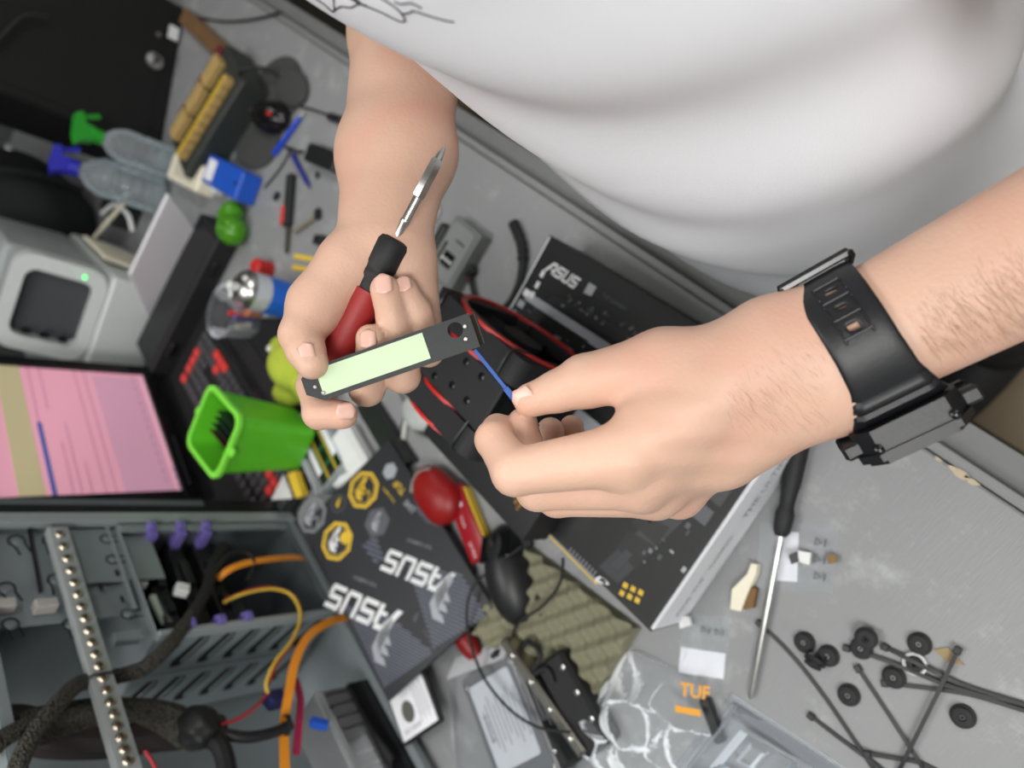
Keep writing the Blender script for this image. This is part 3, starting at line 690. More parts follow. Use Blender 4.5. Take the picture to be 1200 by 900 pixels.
# the pictured circuit board: a dark field with components
def lbox(x0, x1, y0, y1, name, mat, zz=.0002, h=.0001): return MB().box(((x0+x1)/2, (y0+y1)/2, BH+zz), (x1-x0, y1-y0, h)).build(name, mat, lid)
lbox(-BX/2+.006, BX/2-.008, -BY/2+.006, BY/2-.050, 'printed_board', M('board_print', rgb(17, 19, 20), .5, var=.15, vs=80), .0000)
BPR = M('component_print', rgb(20, 21, 22), .45); TEXG = M('component_grey_print', rgb(70, 76, 74), .5, var=.3, vs=300)
yT = BY/2-.052
lbox(-.125, .10, yT-.022, yT-.008, 'printed_slot', BPR); lbox(-.140, .16, yT-.075, yT-.045, 'printed_cover', M('cover_print', rgb(34, 35, 38), .4, var=.08))
lbox(-.158, .05, yT-.100, yT-.084, 'printed_strip', SILV); lbox(.055, .158, yT-.098, yT-.082, 'printed_strip', MGREY)
rnd = random.Random(3)
for k in range(46):
    x = rnd.uniform(-.15, .155); y = yT-.040+rnd.uniform(-.006, .016); w, h = rnd.uniform(.002, .008), rnd.uniform(.0015, .005)
    lbox(x, x+w, y, y+h, 'printed_component', (TEXG, MGREY, SILV, DGREY)[k % 4], .0003)
for k in range(5): lbox(-.162, -.152, yT-.020-.014*k, yT-.012-.014*k, 'printed_connector', (WHT, SILV)[k % 2], .0003)
# lower right end of the picture
g0, g1 = bl(628, 612), bl(700, 685)
MB().bar((*g0, BH+.0002), (*g1, BH+.0002), .0016, .0003).build('printed_gold_line', YPR, lid)
r0 = bl(633, 617); MB().ring([(r0[0]+p[0], r0[1]+p[1]) for p in circ(.0042, 16)], [(r0[0]+p[0], r0[1]+p[1]) for p in circ(.0026, 16)], BH+.0002, BH+.0004).build('printed_hole', GREYT, lid)
for k in range(9):
    q = bl(668+3.6*k, 645+3.4*k); MB().box((q[0], q[1], BH+.0003), (.0016, .007, .0002)).build('printed_pin', GREYT, lid)
for i in range(2):
    for j in range(3):
        q = bl(733+9*j-4*i, 686+4.2*j+9*i); MB().box((q[0], q[1], BH+.0003), (.0052, .0052, .0002), Matrix.Rotation(.2, 3, 'Z')).build('printed_pad', YPR, lid)
q = bl(706, 690); strokes(MB(), wing_emblem(), (q[0], q[1], BH), (0, 1, 0), (-1, 0, 0), .012, .0004).build('printed_emblem', WHT, lid)
lq([(722, 640), (737, 622), (768, 640), (745, 668)], 'printed_chip', BPR, BH+.0002); lq([(702, 664), (724, 684), (858, 556), (828, 548)], 'printed_cover', M('heatsink_print', rgb(46, 48, 51), .45), BH+.00015); lq([(716, 662), (724, 668), (742, 650), (734, 644)], 'printed_badge', DGREY, BH+.0003)
lq([(655, 600), (700, 600), (690, 622), (668, 625)], 'printed_slot', BPR, BH+.0002); lq([(740, 612), (752, 600), (785, 618), (770, 640)], 'printed_chip', BPR, BH+.0003)
for k in range(16):
    q = bl(752+rnd.uniform(0, 60), 668-rnd.uniform(0, 75)*1.0); MB().box((q[0], q[1], BH+.0003), (rnd.uniform(.002, .005), rnd.uniform(.002, .006), .0002)).build('printed_component', (SILV, MGREY, TEXG, GREYT)[k % 4], lid)
# upper part of the pictured board, beside the cooler
lq([(614, 350), (624, 345), (716, 404), (708, 414)], 'printed_strip', SILV, BH+.0004); lq([(655, 340), (662, 334), (790, 388), (782, 398)], 'printed_slot', BPR, BH+.0004)
lq([(640, 352), (650, 346), (756, 400), (744, 412)], 'printed_cover', M('cover_print2', rgb(32, 34, 36), .4), BH+.0003); lq([(622, 368), (632, 362), (690, 400), (680, 408)], 'printed_slot', BPR, BH+.0004)
for k in range(44):
    u = rnd.random(); q = bl(640+150*u+rnd.uniform(-4, 10), 340+70*u+rnd.uniform(-4, 12)); MB().box((q[0], q[1], BH+.0006), (rnd.uniform(.0015, .0045), rnd.uniform(.0012, .0035), .0002)).build('printed_component', (TEXG, GREYT, MGREY, TEXG)[k % 4], lid)
for (px, py) in ((636, 321), (630, 334), (624, 346)): q = bl(px, py); MB().box((q[0], q[1], BH+.0006), (.005, .008, .0002)).build('printed_connector', WHT, lid)
# lettering along the pale end of the carton
mb = MB()
for k, (tx, x) in enumerate((('ASUS', -.118), ('TUF', -.088), ('GAMING', -.06), ('THE ULTIMATE FORCE', .0))):
    text_mesh(tx, (.011, .011, .010, .014)[k], mb, (BX/2-.0005, x, .028), (0, 1, 0), (0, 0, 1), .0003)
mb.build('carton_lettering', M('faded_grey_print', rgb(150, 152, 158), .6), bbox)
mb = MB(); strokes(mb, maker_logo(), (-BX/2+.0005, .05, .025), (0, -1, 0), (0, 0, 1), .016, .0003); mb.build('carton_lettering', DGREY, bbox)
q = bl(712, 349); mb = MB(); text_mesh('TUF GAMING', .006, mb, (q[0]-.008, q[1]-.002, BH), X3, Y3, .0003); text_mesh('B450M-PLUS II', .004, mb, (q[0]-.008, q[1]-.009, BH), X3, Y3, .0003); mb.build('printed_lettering', MGREY, lid)
q = bl(693, 337); MB().box((q[0], q[1]-.003, BH+.0003), (.011, .013, .0002)).build('printed_badge', SILV, lid)

# ---- tower cooler with two red-ringed fans, standing on the box
cz = BH+.158; cc = P(527, 432, cz); cool = thing('cpu_cooler', 'black tower cooler with two red-ringed fans, standing on the printed box', 'cooler', (cc[0], cc[1], BH+.0005), YAW)
BLKF = M('black_fin', rgb(24, 25, 27), .5, .2); HGT = .158
fin0 = None
for k in range(26):
    if fin0 is None: fin0 = MB().box((0, 0, 0), (.124, .046, .0008)).build('fin', BLKF, cool); o = fin0
    else: o = bpy.data.objects.new('fin', fin0.data); COL.objects.link(o); o.parent = cool
    o.location = (0, 0, .035+.0042*k)
top = MB().box((0, 0, HGT-.003), (.128, .050, .004), None, .0012).build('top_cover', M('black_top_cover', rgb(30, 31, 33), .55), cool)
for sx_ in (-.036, -.012, .012, .036):
    for sy_ in (-.013, .013):
        MB().lathe([(.0036, 0), (.0036, .0004), (.0030, .0006)], (sx_, sy_+.003*math.copysign(1, sx_), HGT-.001), n=14).build('heat_pipe_tip', BLKG, top, True)
for sx_ in (-.03, -.01, .01, .03): MB().tube([(sx_, .0, .02), (sx_, .010, .035), (sx_, .010, HGT-.004)], .003, 8, 3).build('heat_pipe', STEEL, cool, True)
MB().box((0, 0, .010), (.04, .04, .020), None, .001).build('base_block', STEEL, cool)
for sg in (-1, 1):
    y0 = sg*.0390; fm = MB()
    sq = rrect(.138, .138, .014, 8); hole_ = circ(.0565, 32)
    hole_ = [(.0650*math.cos(math.atan2(p[1], p[0])), .0650*math.sin(math.atan2(p[1], p[0]))) for p in sq]
    fan = MB().ring(sq, hole_, -.0125, .0125, (0, y0, .088), (1, 0, 0), (0, 0, 1)).build('fan_frame', BLKM, cool)
    for yy in (-.0130, .0130):
        MB().lathe([(.0650, -.0016), (.0715, -.0016), (.0715, .0016), (.0650, .0016), (.0650, -.0016)], (0, y0+yy, .088), (0, 1, 0), 40, False).build('red_ring', RED, fan, True)
    MB().cyl((0, y0-.010, .088), (0, y0+.010, .088), .021, None, 24).build('hub', BLKM, fan)
    for b in range(9):
        a = 2*math.pi*b/9; vs = []
        for r in (.020, .038, .054):
            for e in (-1, 1):
                aa = a+e*.24+(.25*(r-.02)/.034); vs.append((r*math.cos(aa), y0+e*.007, .088+r*math.sin(aa)))
        MB().raw(vs+[(x, y+.0012, zz) for x, y, zz in vs], [(0, 2, 3, 1), (2, 4, 5, 3), (7, 9, 8, 6), (9, 11, 10, 8)]).build('blade', BLKM, fan)
    for sx_ in (-.050, .050): MB().tube([(sx_, y0+sg*.0135, .130), (sx_, y0+sg*.0138, .1578), (sx_, y0-sg*.010, .1585), (sx_, y0-sg*.018, .1560)], .0011, 6, 4).build('wire_clip', M('dark_wire', rgb(70, 72, 72), .35, .8), fan, True)
# ---- black adapter box with orange lettering, lying on the printed box
a, b = P(512, 500, .112), P(612, 606, .112); c = (a+b)/2; yw = math.atan2((b-a)[1], (b-a)[0])
ab = thing('adapter_box', 'long black box with orange lettering at its end, beside the cooler', 'box', (c[0], c[1], BH+.0005), yw)
la = float(np.linalg.norm(b-a)); MB().box((0, .010, .022), (la+.03, .058, .043), None, .003, 2).build('box_body', BLKM, ab, True)
mb = MB()
for k, tx in enumerate(('POWER SUPPLY', '12V ADAPTER', 'INPUT 100V')): text_mesh(tx, .0052, mb, (la/2-.012-.0058*k, .030, .0436), (0, -1, 0), (1, 0, 0), .0002, .01, sx=.8)
mb.build('orange_lettering', M('orange_print', rgb(200, 138, 40), .5), ab)
mb = MB(); text_mesh('D', .010, mb, (-.02, .006, .0436), (1, 0, 0), (0, 1, 0), .0002); mb.build('embossed_mark', DGREY, ab)

# ---- sheet of stickers
q4 = [P(342, 594, .060), P(470, 536, .020), P(577, 722, .016), P(455, 812, .056)]
xs = (q4[2]-q4[1]+q4[3]-q4[0])/2; ys = (q4[0]-q4[1]+q4[3]-q4[2])/2; O = sum(q4)/4; nrm = np.cross(xs, ys)
if nrm[2] < 0: nrm = -nrm
nrm /= np.linalg.norm(nrm); sxd = -xs/np.linalg.norm(xs)          # lettering runs back along the long side
sheet = thing('sticker_sheet', 'black sheet of printed stickers with white and yellow lettering, leaning by the open computer', 'sticker sheet', mat=frame(O, sxd, nrm))
sw, shh = float(np.linalg.norm(xs)), float(np.linalg.norm(ys)); Xs = np.array(sheet.matrix_basis.col[0].xyz); Ys = np.array(sheet.matrix_basis.col[1].xyz)
MB().box((0, 0, -.0025), (sw, shh, .005), None, .0006).build('card', M('black_sticker_card', rgb(34, 36, 40), .45, var=.05), sheet)
def sl(px, py): q = onplane(px, py, O, nrm)-O; return np.array([q@Xs, q@Ys])
def sdir(p, q): v = sl(*q)-sl(*p); return v/np.linalg.norm(v)
def onsheet(px, py, z=.0002): v = sl(px, py); return (v[0], v[1], z)
def s3(v): return (float(v[0]), float(v[1]), 0.)
# dark fields and fine stripes
STR = M('grey_blue_stripe_print', rgb(92, 96, 110), .45)
for (A, Bq, Cq, n, nm) in (((398, 700), (455, 805), (500, 730), 26, 0), ((470, 640), (520, 770), (572, 720), 24, 0), ((500, 575), (512, 610), (505, 590), 8, 0)):
    pass
def hatch(poly, n, ang):
    mb = MB(); P2 = [sl(*p) for p in poly]; d = np.array([math.cos(ang), math.sin(ang)]); nn = np.array([-d[1], d[0]])
    lo, hi = min(p@nn for p in P2), max(p@nn for p in P2)
    for k in range(n):
        h = lo+(hi-lo)*(k+.5)/n; xs_ = []
        for i in range(len(P2)):
            a_, b_ = P2[i], P2[(i+1) % len(P2)]; da, db = a_@nn-h, b_@nn-h
            if da*db < 0: xs_.append((a_+(b_-a_)*(da/(da-db)))@d)
        if len(xs_) >= 2:
            u, v = min(xs_), max(xs_); w = (hi-lo)/n*.28
            mb.raw([(*(d*u+nn*(h-w)), .0002), (*(d*v+nn*(h-w)), .0002), (*(d*v+nn*(h+w)), .0002), (*(d*u+nn*(h+w)), .0002)], [(0, 1, 2, 3)])
    return mb
dl = sdir((500, 665), (440, 640)); angl = math.atan2(dl[1], dl[0])
for poly, n in (([(402, 708), (450, 806), (508, 765), (455, 720)], 22), ([(478, 662), (508, 760), (570, 722), (540, 672)], 20), ([(480, 590), (500, 612), (515, 618), (503, 596)], 7), ([(425, 640), (440, 625), (450, 655), (440, 660)], 6)):
    hatch(poly, n, angl).build('printed_stripes', STR, sheet)
# wordmarks
for (p0, p1, h) in (((532, 672), (455, 642), 22), ((470, 716), (390, 682), 23)):
    d = sdir(p0, p1); d3 = s3(d); up3 = (-d3[1], d3[0], 0); L_ = float(np.linalg.norm(sl(*p1)-sl(*p0)))
    strokes(MB(), maker_logo(), onsheet(*p0), d3, up3, L_/4.55, .0003).build('printed_logo', WHT, sheet)
for p0, p1 in (((507, 640), (470, 628)), ((442, 684), (404, 670))):
    d = sdir(p0, p1); mb = MB(); text_mesh('TUF GAMING', .0068, mb, onsheet(*p0), s3(d), (-d[1], d[0], 0), .0002, .01); mb.build('printed_lettering', GREYT, sheet)
# winged emblems
for p0, sc in (((470, 752), .044), ((540, 702), .044)):
    d = sdir(p0, (p0[0]-20, p0[1]-24)); strokes(MB(), wing_emblem(), onsheet(*p0), s3(d), (-d[1], d[0], 0), sc, .0003).build('printed_emblem', SILV, sheet)
# octagon badges
def octo(r, sq=.42): return [(r*math.cos(math.radians(22.5+45*k)), r*math.sin(math.radians(22.5+45*k))) for k in range(8)]
for (px, py, r, mt, em, fill) in ((366, 604, .0262, GREYT, SILV, 0), (426, 574, .0268, YPR, YPR, 0), (395, 634, .0275, YPR, WHT, 1)):
    c = sl(px, py); f = .92
    MB().ring([(x+c[0], y+c[1]) for x, y in octo(r)], [(x+c[0], y+c[1]) for x, y in octo(r*.84)], .0001, .0004).build('printed_badge', mt, sheet)
    MB().ring([(x+c[0], y+c[1]) for x, y in octo(r*.78)], [(x+c[0], y+c[1]) for x, y in octo(r*.73)], .0001, .0003).build('printed_badge_line', mt, sheet)
    d = sdir((px, py), (px-18, py+6)); cc_ = c-d*r*.62
    d2 = sdir((px, py), (px-12, py-14)); strokes(MB(), wing_emblem(), (*(c-d2*r*.30-np.array([-d2[1], d2[0]])*r*.35), .0), s3(d2), (-d2[1], d2[0], 0), r*.95, .0004).build('printed_emblem', em, sheet)
    if fill: q = c+sdir((px, py), (px+20, py-8))*r*.52; MB().prism([(x+q[0], y+q[1]) for x, y in octo(r*.34)], .0001, .0003).build('printed_panel', YPR, sheet)
    mb = MB(); dd = sdir((px, py), (px-6, py-14)); w0 = c+sdir((px, py), (px+14, py+2))*r*.42+(-dd)*r*.5
    text_mesh('TUF', r*.36, mb, (w0[0], w0[1], .0), s3(dd), (-dd[1], dd[0], 0), .0005, .01); mb.build('printed_lettering', DGREY if fill else em, sheet)
c = sl(397, 590); MB().ring([(x+c[0], y+c[1]) for x, y in circ(.0125, 24)], [(x+c[0], y+c[1]) for x, y in circ(.0112, 24)], .0001, .0003).build('printed_badge', MGREY, sheet)
d2 = sdir((397, 590), (385, 576)); strokes(MB(), wing_emblem(), (*(c-d2*.004-np.array([-d2[1], d2[0]])*.005), 0), s3(d2), (-d2[1], d2[0], 0), .011, .0003).build('printed_emblem', YPR, sheet)
c = sl(442, 612); MB().prism([(x+c[0], y+c[1]) for x, y in [(.021*math.cos(k*math.pi/3), .021*math.sin(k*math.pi/3)) for k in range(6)]], .0001, .0003).build('printed_badge', MGREY, sheet)
d2 = sdir((442, 612), (428, 596)); strokes(MB(), wing_emblem(), (*(c-d2*.008-np.array([-d2[1], d2[0]])*.008), 0), s3(d2), (-d2[1], d2[0], 0), .020, .0005).build('printed_emblem', SILV, sheet)
c = sl(457, 552); MB().prism([(x+c[0], y+c[1]) for x, y in [(.012*math.cos(k*math.pi/3), .012*math.sin(k*math.pi/3)) for k in range(6)]], .0001, .0003).build('printed_badge', SILV, sheet)
d = sdir((478, 588), (455, 560)); mb = MB(); up_ = (-d[1], d[0], 0)
text_mesh('TUF', .013, mb, onsheet(476, 575), s3(d), up_, .0003, .02); text_mesh('THE ULTIMATE', .0045, mb, onsheet(464, 588), s3(d), up_, .0003, .01); mb.build('printed_lettering', YPR, sheet)
mb = MB(); text_mesh('LIVE', .011, mb, onsheet(487, 597), s3(d), up_, .0003, .02); mb.build('printed_lettering', SILV, sheet)
for p0, p1 in (((512, 762), (488, 720)), ((462, 672), (440, 632))):
    d = sdir(p0, p1); mb = MB(); text_mesh('TUF GAMING', .0052, mb, onsheet(*p0), s3(d), (-d[1], d[0], 0), .0002); mb.build('printed_lettering', MGREY, sheet)
    strokes(MB(), wing_emblem(), onsheet(p1[0]+4, p1[1]+4), s3(d), (-d[1], d[0], 0), .009, .0003).build('printed_emblem', MGREY, sheet)
# ---- black mouse beside the sheet
def blob(fn, lo, hi, h, name, mat, parent=None):
    m = surface(fn, lo, hi, h); return np_object(name, [m], mat, parent)
a, b = P(582, 628, .02), P(600, 722, .02); c = (a+b)/2; c[2] = 0; dm = (b-a); dm[2] = 0; yw = math.atan2(dm[1], dm[0])
ms = thing('computer_mouse', 'black winged gaming mouse beside the sticker sheet', 'mouse', c, yw)
def mouse_d(X):
    d = elld(X, np.array([0, 0, .004]), I3, (.060, .032, .034)); d = np.maximum(d, -X[:, 2]+.001)
    return d
blob(mouse_d, (-.07, -.04, -.003), (.07, .04, .045), .003, 'shell', BLK, ms)
for k, x in enumerate((-.03, 0, .03, .048)):
    MB().prism([(x-.012, .024), (x+.010, .024), (x+.004, .040-.002*k), (x-.004, .038-.002*k)], .004, .010).build('side_wing', BLK, ms)
MB().cyl((-.040, -.003, .026), (-.040, .003, .026), .008, None, 18).build('wheel', RUB, ms, True)
for s_ in (-1, 1): MB().box((-.034, s_*.013, .0275), (.034, .018, .003), Matrix.Rotation(-.42, 3, 'Y'), .0012).build('button', BLKG, ms)
# its cable runs over the sheet and the foam
pts = [P(612, 640, .03), P(580, 664, .033), P(556, 686, .030), P(547, 712, .034), P(550, 748, .028), P(566, 792, .050), P(596, 830, .054), P(630, 852, .050), P(668, 858, .050)]
one(MB().tube(pts, .0016, 8, 8), 'mouse_cable', RUB, 'thin black cable trailing over the sticker sheet and the bagged drive', 'cable', pts[0], smooth=True)
pts = [P(660, 655, .075), P(656, 684, .03), P(636, 710, .024), P(608, 730, .024), P(600, 752, .012), P(606, 770, .006)]
one(MB().tube(pts, .0017, 8, 8), 'power_cable', RUB, 'thin black cable lying over the foam sheet', 'cable', pts[-1], smooth=True)
# ---- egg-crate foam
FO = [P(*q, 0) for q in ((612, 630), (752, 735), (690, 838), (560, 742))]
FOAM = M('beige_foam', rgb(128, 126, 104), .95, var=.08, vs=30, bump=.3, bs=500)
def foam(u, v):
    p = (FO[0]*(1-u)+FO[1]*u)*(1-v)+(FO[3]*(1-u)+FO[2]*u)*v
    s_, t_ = p@E1, p@E2; h = .014+.0065*math.sin(2*math.pi*(s_+.3*t_)/.030)*math.sin(2*math.pi*(t_-.3*s_)/.030)
    e = min(u, 1-u, v, 1-v)
    return (p[0], p[1], .0005 if e <= 0 else h)
fo = grid_mesh(foam, 90, 70); n0 = 91
fo.f.append(tuple(range(0, n0)) [::-1] if False else (0, 70*n0, 71*n0-1, n0-1))
one(fo, 'foam_sheet', FOAM, 'beige egg-crate foam sheet on the desk beside the printed box', 'foam', sum(FO)/4, smooth=True)
# ---- red things behind the sheet
p = P(508, 578, .025); 
rp_ = thing('red_pouch', 'round glossy red pouch with a silver zip, half hidden by the sticker sheet', 'pouch', (p[0], p[1], 0), YAW)
blob(lambda X: smin(elld(X, np.array([0, 0, .021]), I3, (.044, .030, .021)), elld(X, np.array([-.02, 0, .018]), I3, (.02, .028, .018)), .01), (-.06, -.04, -.01), (.06, .04, .055), .003, 'pouch_body', M('glossy_red_leather', rgb(138, 18, 18), .42), rp_)
MB().tube([(.02, -.024, .032), (.03, -.012, .034), (.032, .006, .034), (.026, .020, .032)], .0022, 8, 5).build('zip', STEEL, rp_, True)
a, b = P(533, 572, .012), P(566, 655, .012); c = (a+b)/2; dr = b-a; yw = math.atan2(dr[1], dr[0]); L_ = float(np.linalg.norm(dr))
kn = thing('pocket_tool', 'dark red folding pocket tool with a white label and yellow edge', 'tool', (c[0], c[1], 0), yw)
MB().box((0, 0, .010), (L_, .030, .018), None, .004, 2).build('handle', M('dark_red_plastic', rgb(150, 22, 34), .3), kn, True)
MB().box((0, .0158, .009), (L_*.85, .0028, .013), None, .0008).build('yellow_edge', YELLOW, kn)
MB().box((-L_*.34, 0, .0194), (.026, .014, .0006)).build('label', WHT, kn)
mb = MB(); text_mesh('TOOL', .006, mb, (-L_*.10, -.004, .0193), (1, 0, 0), (0, 1, 0), .0002); text_mesh('ULTRA', .007, mb, (L_*.25, -.006, .0193), (1, 0, 0), (0, 1, 0), .0002); mb.build('lettering', WHT, kn)
a, b = P(514, 606, .008), P(553, 672, .008)
mk = thing('marker_pen', 'black marker pen between the sticker sheet and the red tool', 'pen', (a+b)/2*np.array([1, 1, 0])+UP*.0085, math.atan2((b-a)[1], (b-a)[0])); L_ = float(np.linalg.norm(b-a))
MB().lathe([(.004, -L_/2), (.008, -L_/2+.003), (.008, L_/2)], ax=(1, 0, 0)).build('barrel', BLK, mk, True); MB().lathe([(.0084, -L_/2+.002), (.0084, -L_/2+.03), (.0078, -L_/2+.0305)], ax=(1, 0, 0)).build('cap', BLKG, mk, True)
red2 = P(548, 752, .010); o = blob(lambda X: elld(X, np.array([0, 0, .012]), ST, (.03, .014, .0115)), (-.05, -.05, -.005), (.05, .05, .03), .003, 'red_case', M('deep_red_case', rgb(120, 20, 22), .4)); o.location = red2*np.array([1, 1, 0]); tag(o, 'small red plastic case beside the lower corner of the sticker sheet', 'case')
# ---- long screwdriver on the desk
a, b = P(938, 512, .010), P(880, 818, .004); L_ = float(np.linalg.norm(b-a)); dsm = frame(a*np.array([1, 1, 0])+UP*.0105, (b-a)*np.array([1, 1, 0]), UP)
ls = thing('long_screwdriver', 'long thin screwdriver with a black handle, lying on the desk by the watch', 'screwdriver', mat=dsm)
hh = float(np.linalg.norm(P(911, 627, .01)-a)); 
MB().lathe([(.003, -.008), (.0085, -.004), (.0098, .01), (.0090, hh*.45), (.0070, hh*.62), (.0068, hh*.70), (.0088, hh*.78), (.0078, hh*.95), (.005, hh)], ax=(1, 0, 0), n=18).build('handle', BLKM, ls, True)
MB().lathe([(.0030, hh-.002), (.0030, L_-.006), (.0016, L_)], (0, 0, 0), (1, 0, -.018), n=12).build('shaft', STEEL, ls, True)
# ---- rubber grommets
GRP = 'rubber grommets scattered on the desk'
def grommet(label, loc, tilt=(0, 0, 0)):
    global g_proto
    g = thing('rubber_grommet', label, 'grommet', loc, 0, GRP); g.rotation_euler = tilt
    if g_proto is None:
        bd = MB().lathe([(.0022, .0005), (.0088, .0003), (.0094, .0016), (.0090, .0034), (.0068, .0040), (.0066, .0052), (.0076, .0058), (.0074, .0074), (.0048, .0082), (.0030, .0080), (.0022, .0070), (.0022, .0005)], n=24, cap=False).build('ring', RUB, g, True)
        hb = MB().lathe([(.0026, .001), (.0026, .0064), (.0010, .0064), (.0010, .003)], n=16).build('hub', BLKG, g, True); g_proto = (bd, hb)
    else:
        for q in g_proto: c = q.copy(); COL.objects.link(c); c.parent = g
    return g
g_proto = None
GL = [('black rubber grommet nearest the long screwdriver, standing alone', 942, 753, 0, 0), ('black rubber grommet tipped on edge against its neighbour', 958, 771, 0, 1.1), ('black rubber grommet lying flat beside the tipped one', 970, 769, 0, 0),
      ('black rubber grommet under another one, lower of the pair', 1009, 760, 0, 0), ('black rubber grommet lying on top of another, upper of the pair', 1014, 748, .0078, .12), ('black rubber grommet standing above the pale ringed one', 1077, 755, 0, 0),
      ('black rubber grommet inside the crossing cable ties', 1047, 794, 0, 0), ('black rubber grommet alone between two cable ties, lying upside down', 994, 815, 0, 0), ('black rubber grommet nearest the right edge, beyond the cable ties', 1128, 840, 0, 0)]
for (lb, px, py, z_, tl) in GL:
    p = P(px, py, .004+z_); p[2] = .0002+z_+(.0085 if tl > .5 else 0); grommet(lb, p, (tl, 0, px*.7))
p = P(1072, 778, .003); wg = thing('ringed_grommet', 'black grommet with a pale grey rim, among the cable ties', 'grommet', p*np.array([1, 1, 0]), 0, GRP)
MB().lathe([(.0066, .0004), (.0094, .0004), (.0092, .0046), (.0078, .0052), (.0066, .004), (.0066, .0004)], n=24, cap=False).build('rim', M('pale_grey_plastic', rgb(200, 202, 202), .4), wg, True)
MB().lathe([(.0018, .0006), (.0064, .0006), (.0058, .0060), (.0036, .0064), (.0018, .0056), (.0018, .0006)], n=20, cap=False).build('core', RUB, wg, True)
# ---- cable ties
def tie(label, pts, w=.0032, zs=None):
    q = [P(px, py, .0012+z_) for px, py, z_ in pts]; t = thing('cable_tie', label, 'cable tie', q[0]*np.array([1, 1, 0]), 0, 'black cable ties on the desk')
    wpart(MB().ribbon(q, w, .0012, sub=8), 'strap', BLK, t)
    d = Vector(q[1]-q[0]).normalized(); a_ = Vector(q[0]); wpart(MB().bar(a_-d*.0035, a_+d*.0025, .0056, .0046, (0, 0, 1), .0006), 'head', BLK, t)
tie('long black cable tie starting beside the long screwdriver shaft', [(890, 731, .0012), (925, 765, .001), (965, 815, .001), (1018, 893, .001), (1030, 912, 0)])
tie('black cable tie rising from the paired grommets towards the right edge', [(993, 760, .0012), (1040, 775, .003), (1110, 803, .004), (1210, 832, .001)])
tie('black cable tie passing above the pale ringed grommet', [(1038, 759, .0012), (1080, 780, .006), (1130, 803, .002), (1210, 829, .003)])
tie('black cable tie passing under the grommet inside the crossing ties', [(1038, 801, .0012), (1090, 807, .001), (1140, 815, .002), (1210, 836, .005)])
tie('black cable tie in the middle, running to the lower edge', [(1006, 784, .0012), (1040, 835, .001), (1075, 890, .003), (1090, 915, 0)])
tie('black cable tie standing across the others at a steep slant', [(1122, 763, .0050), (1100, 810, .007), (1060, 890, .006), (1048, 915, .001)])
tie('short black cable tie beside the clear blister tray', [(951, 840, .0012), (985, 866, .001), (1022, 893, .002), (1050, 915, 0)])
tie('curved black cable tie at the lower edge of the desk', [(1017, 884, .0030), (1045, 888, .002), (1080, 895, .001), (1120, 915, 0)])
FLK = M('tan_flake', rgb(150, 132, 96), .7); p = P(1112, 768, 0); one(MB().prism([(-.012, -.002), (.004, -.005), (.010, .004), (-.002, .005)], .0004, .0016, p, E1, E2), 'paint_flake', FLK, 'small tan flake of chipped board under a cable tie', 'flake', p)
# ---- zip bags with white labels
def zipbag(label, quad, lab, marks, extra=None):
    q = [P(*c, .002) for c in quad]; c = sum(q)/4; c[2] = 0; t = thing('zip_bag', label, 'bag', c, 0, 'small clear zip bags')
    def f(u, v):
        p = (q[0]*(1-u)+q[1]*u)*(1-v)+(q[3]*(1-u)+q[2]*u)*v; e = min(u, 1-u, v, 1-v)
        return (p[0], p[1], .0006+.0035*min(1, e*6)*(.6+.4*math.sin(9*u+5*v)*math.cos(7*v-3*u)))
    wpart(grid_mesh(f, 18, 18), 'film', FILM, t, True)
    lq_ = [P(*c_, .001) for c_ in lab]; ctr = sum(lq_)/4; x_ = Vector(lq_[1]-lq_[0]).normalized(); y_ = Vector((-x_.y, x_.x, 0)); y_ = y_ if y_.dot(Vector(lq_[3]-lq_[0])) > 0 else -y_
    wq = MB().prism([(float(Vector(p_-ctr).dot(x_)), float(Vector(p_-ctr).dot(y_))) for p_ in lq_], .0004, .0008, (ctr[0], ctr[1], 0), x_, y_ if x_.cross(y_).z > 0 else -y_) if False else MB().raw([(p_[0], p_[1], z_) for z_ in (.0004, .0009) for p_ in lq_], [(0, 1, 2, 3), (7, 6, 5, 4), (0, 4, 5, 1), (1, 5, 6, 2), (2, 6, 7, 3), (3, 7, 4, 0)])
    wpart(wq, 'label', PAPER, t)
    mb = MB()
    for (px, py, r) in marks:
        p = P(px, py, .0055)
        mb.ring([(r*math.cos(a_), r*math.sin(a_)) for a_ in (0.5, 2.6, 4.7)], [(r*.6*math.cos(a_), r*.6*math.sin(a_)) for a_ in (.5, 2.6, 4.7)], 0, .0002, p)
        mb.box(p+np.array([.001, -r*1.5, 0]), (r*1.6, r*.3, .0002))
    if marks: wpart(mb, 'recycling_marks', MGREY, t)
    return t
z1_ = zipbag('small clear zip bag with a white label, under the long screwdriver', [(890, 612), (982, 612), (976, 695), (886, 690)], [(910, 622), (936, 624), (934, 682), (906, 680)], [(958, 635, .0045), (957, 655, .0045), (957, 675, .0045)])
z2_ = zipbag('small clear zip bag with a white label, beside the white end of the printed box', [(802, 720), (856, 722), (850, 812), (790, 806)], [(798, 758), (850, 766), (848, 796), (795, 788)], [(824, 738, .0040), (840, 741, .0040)])
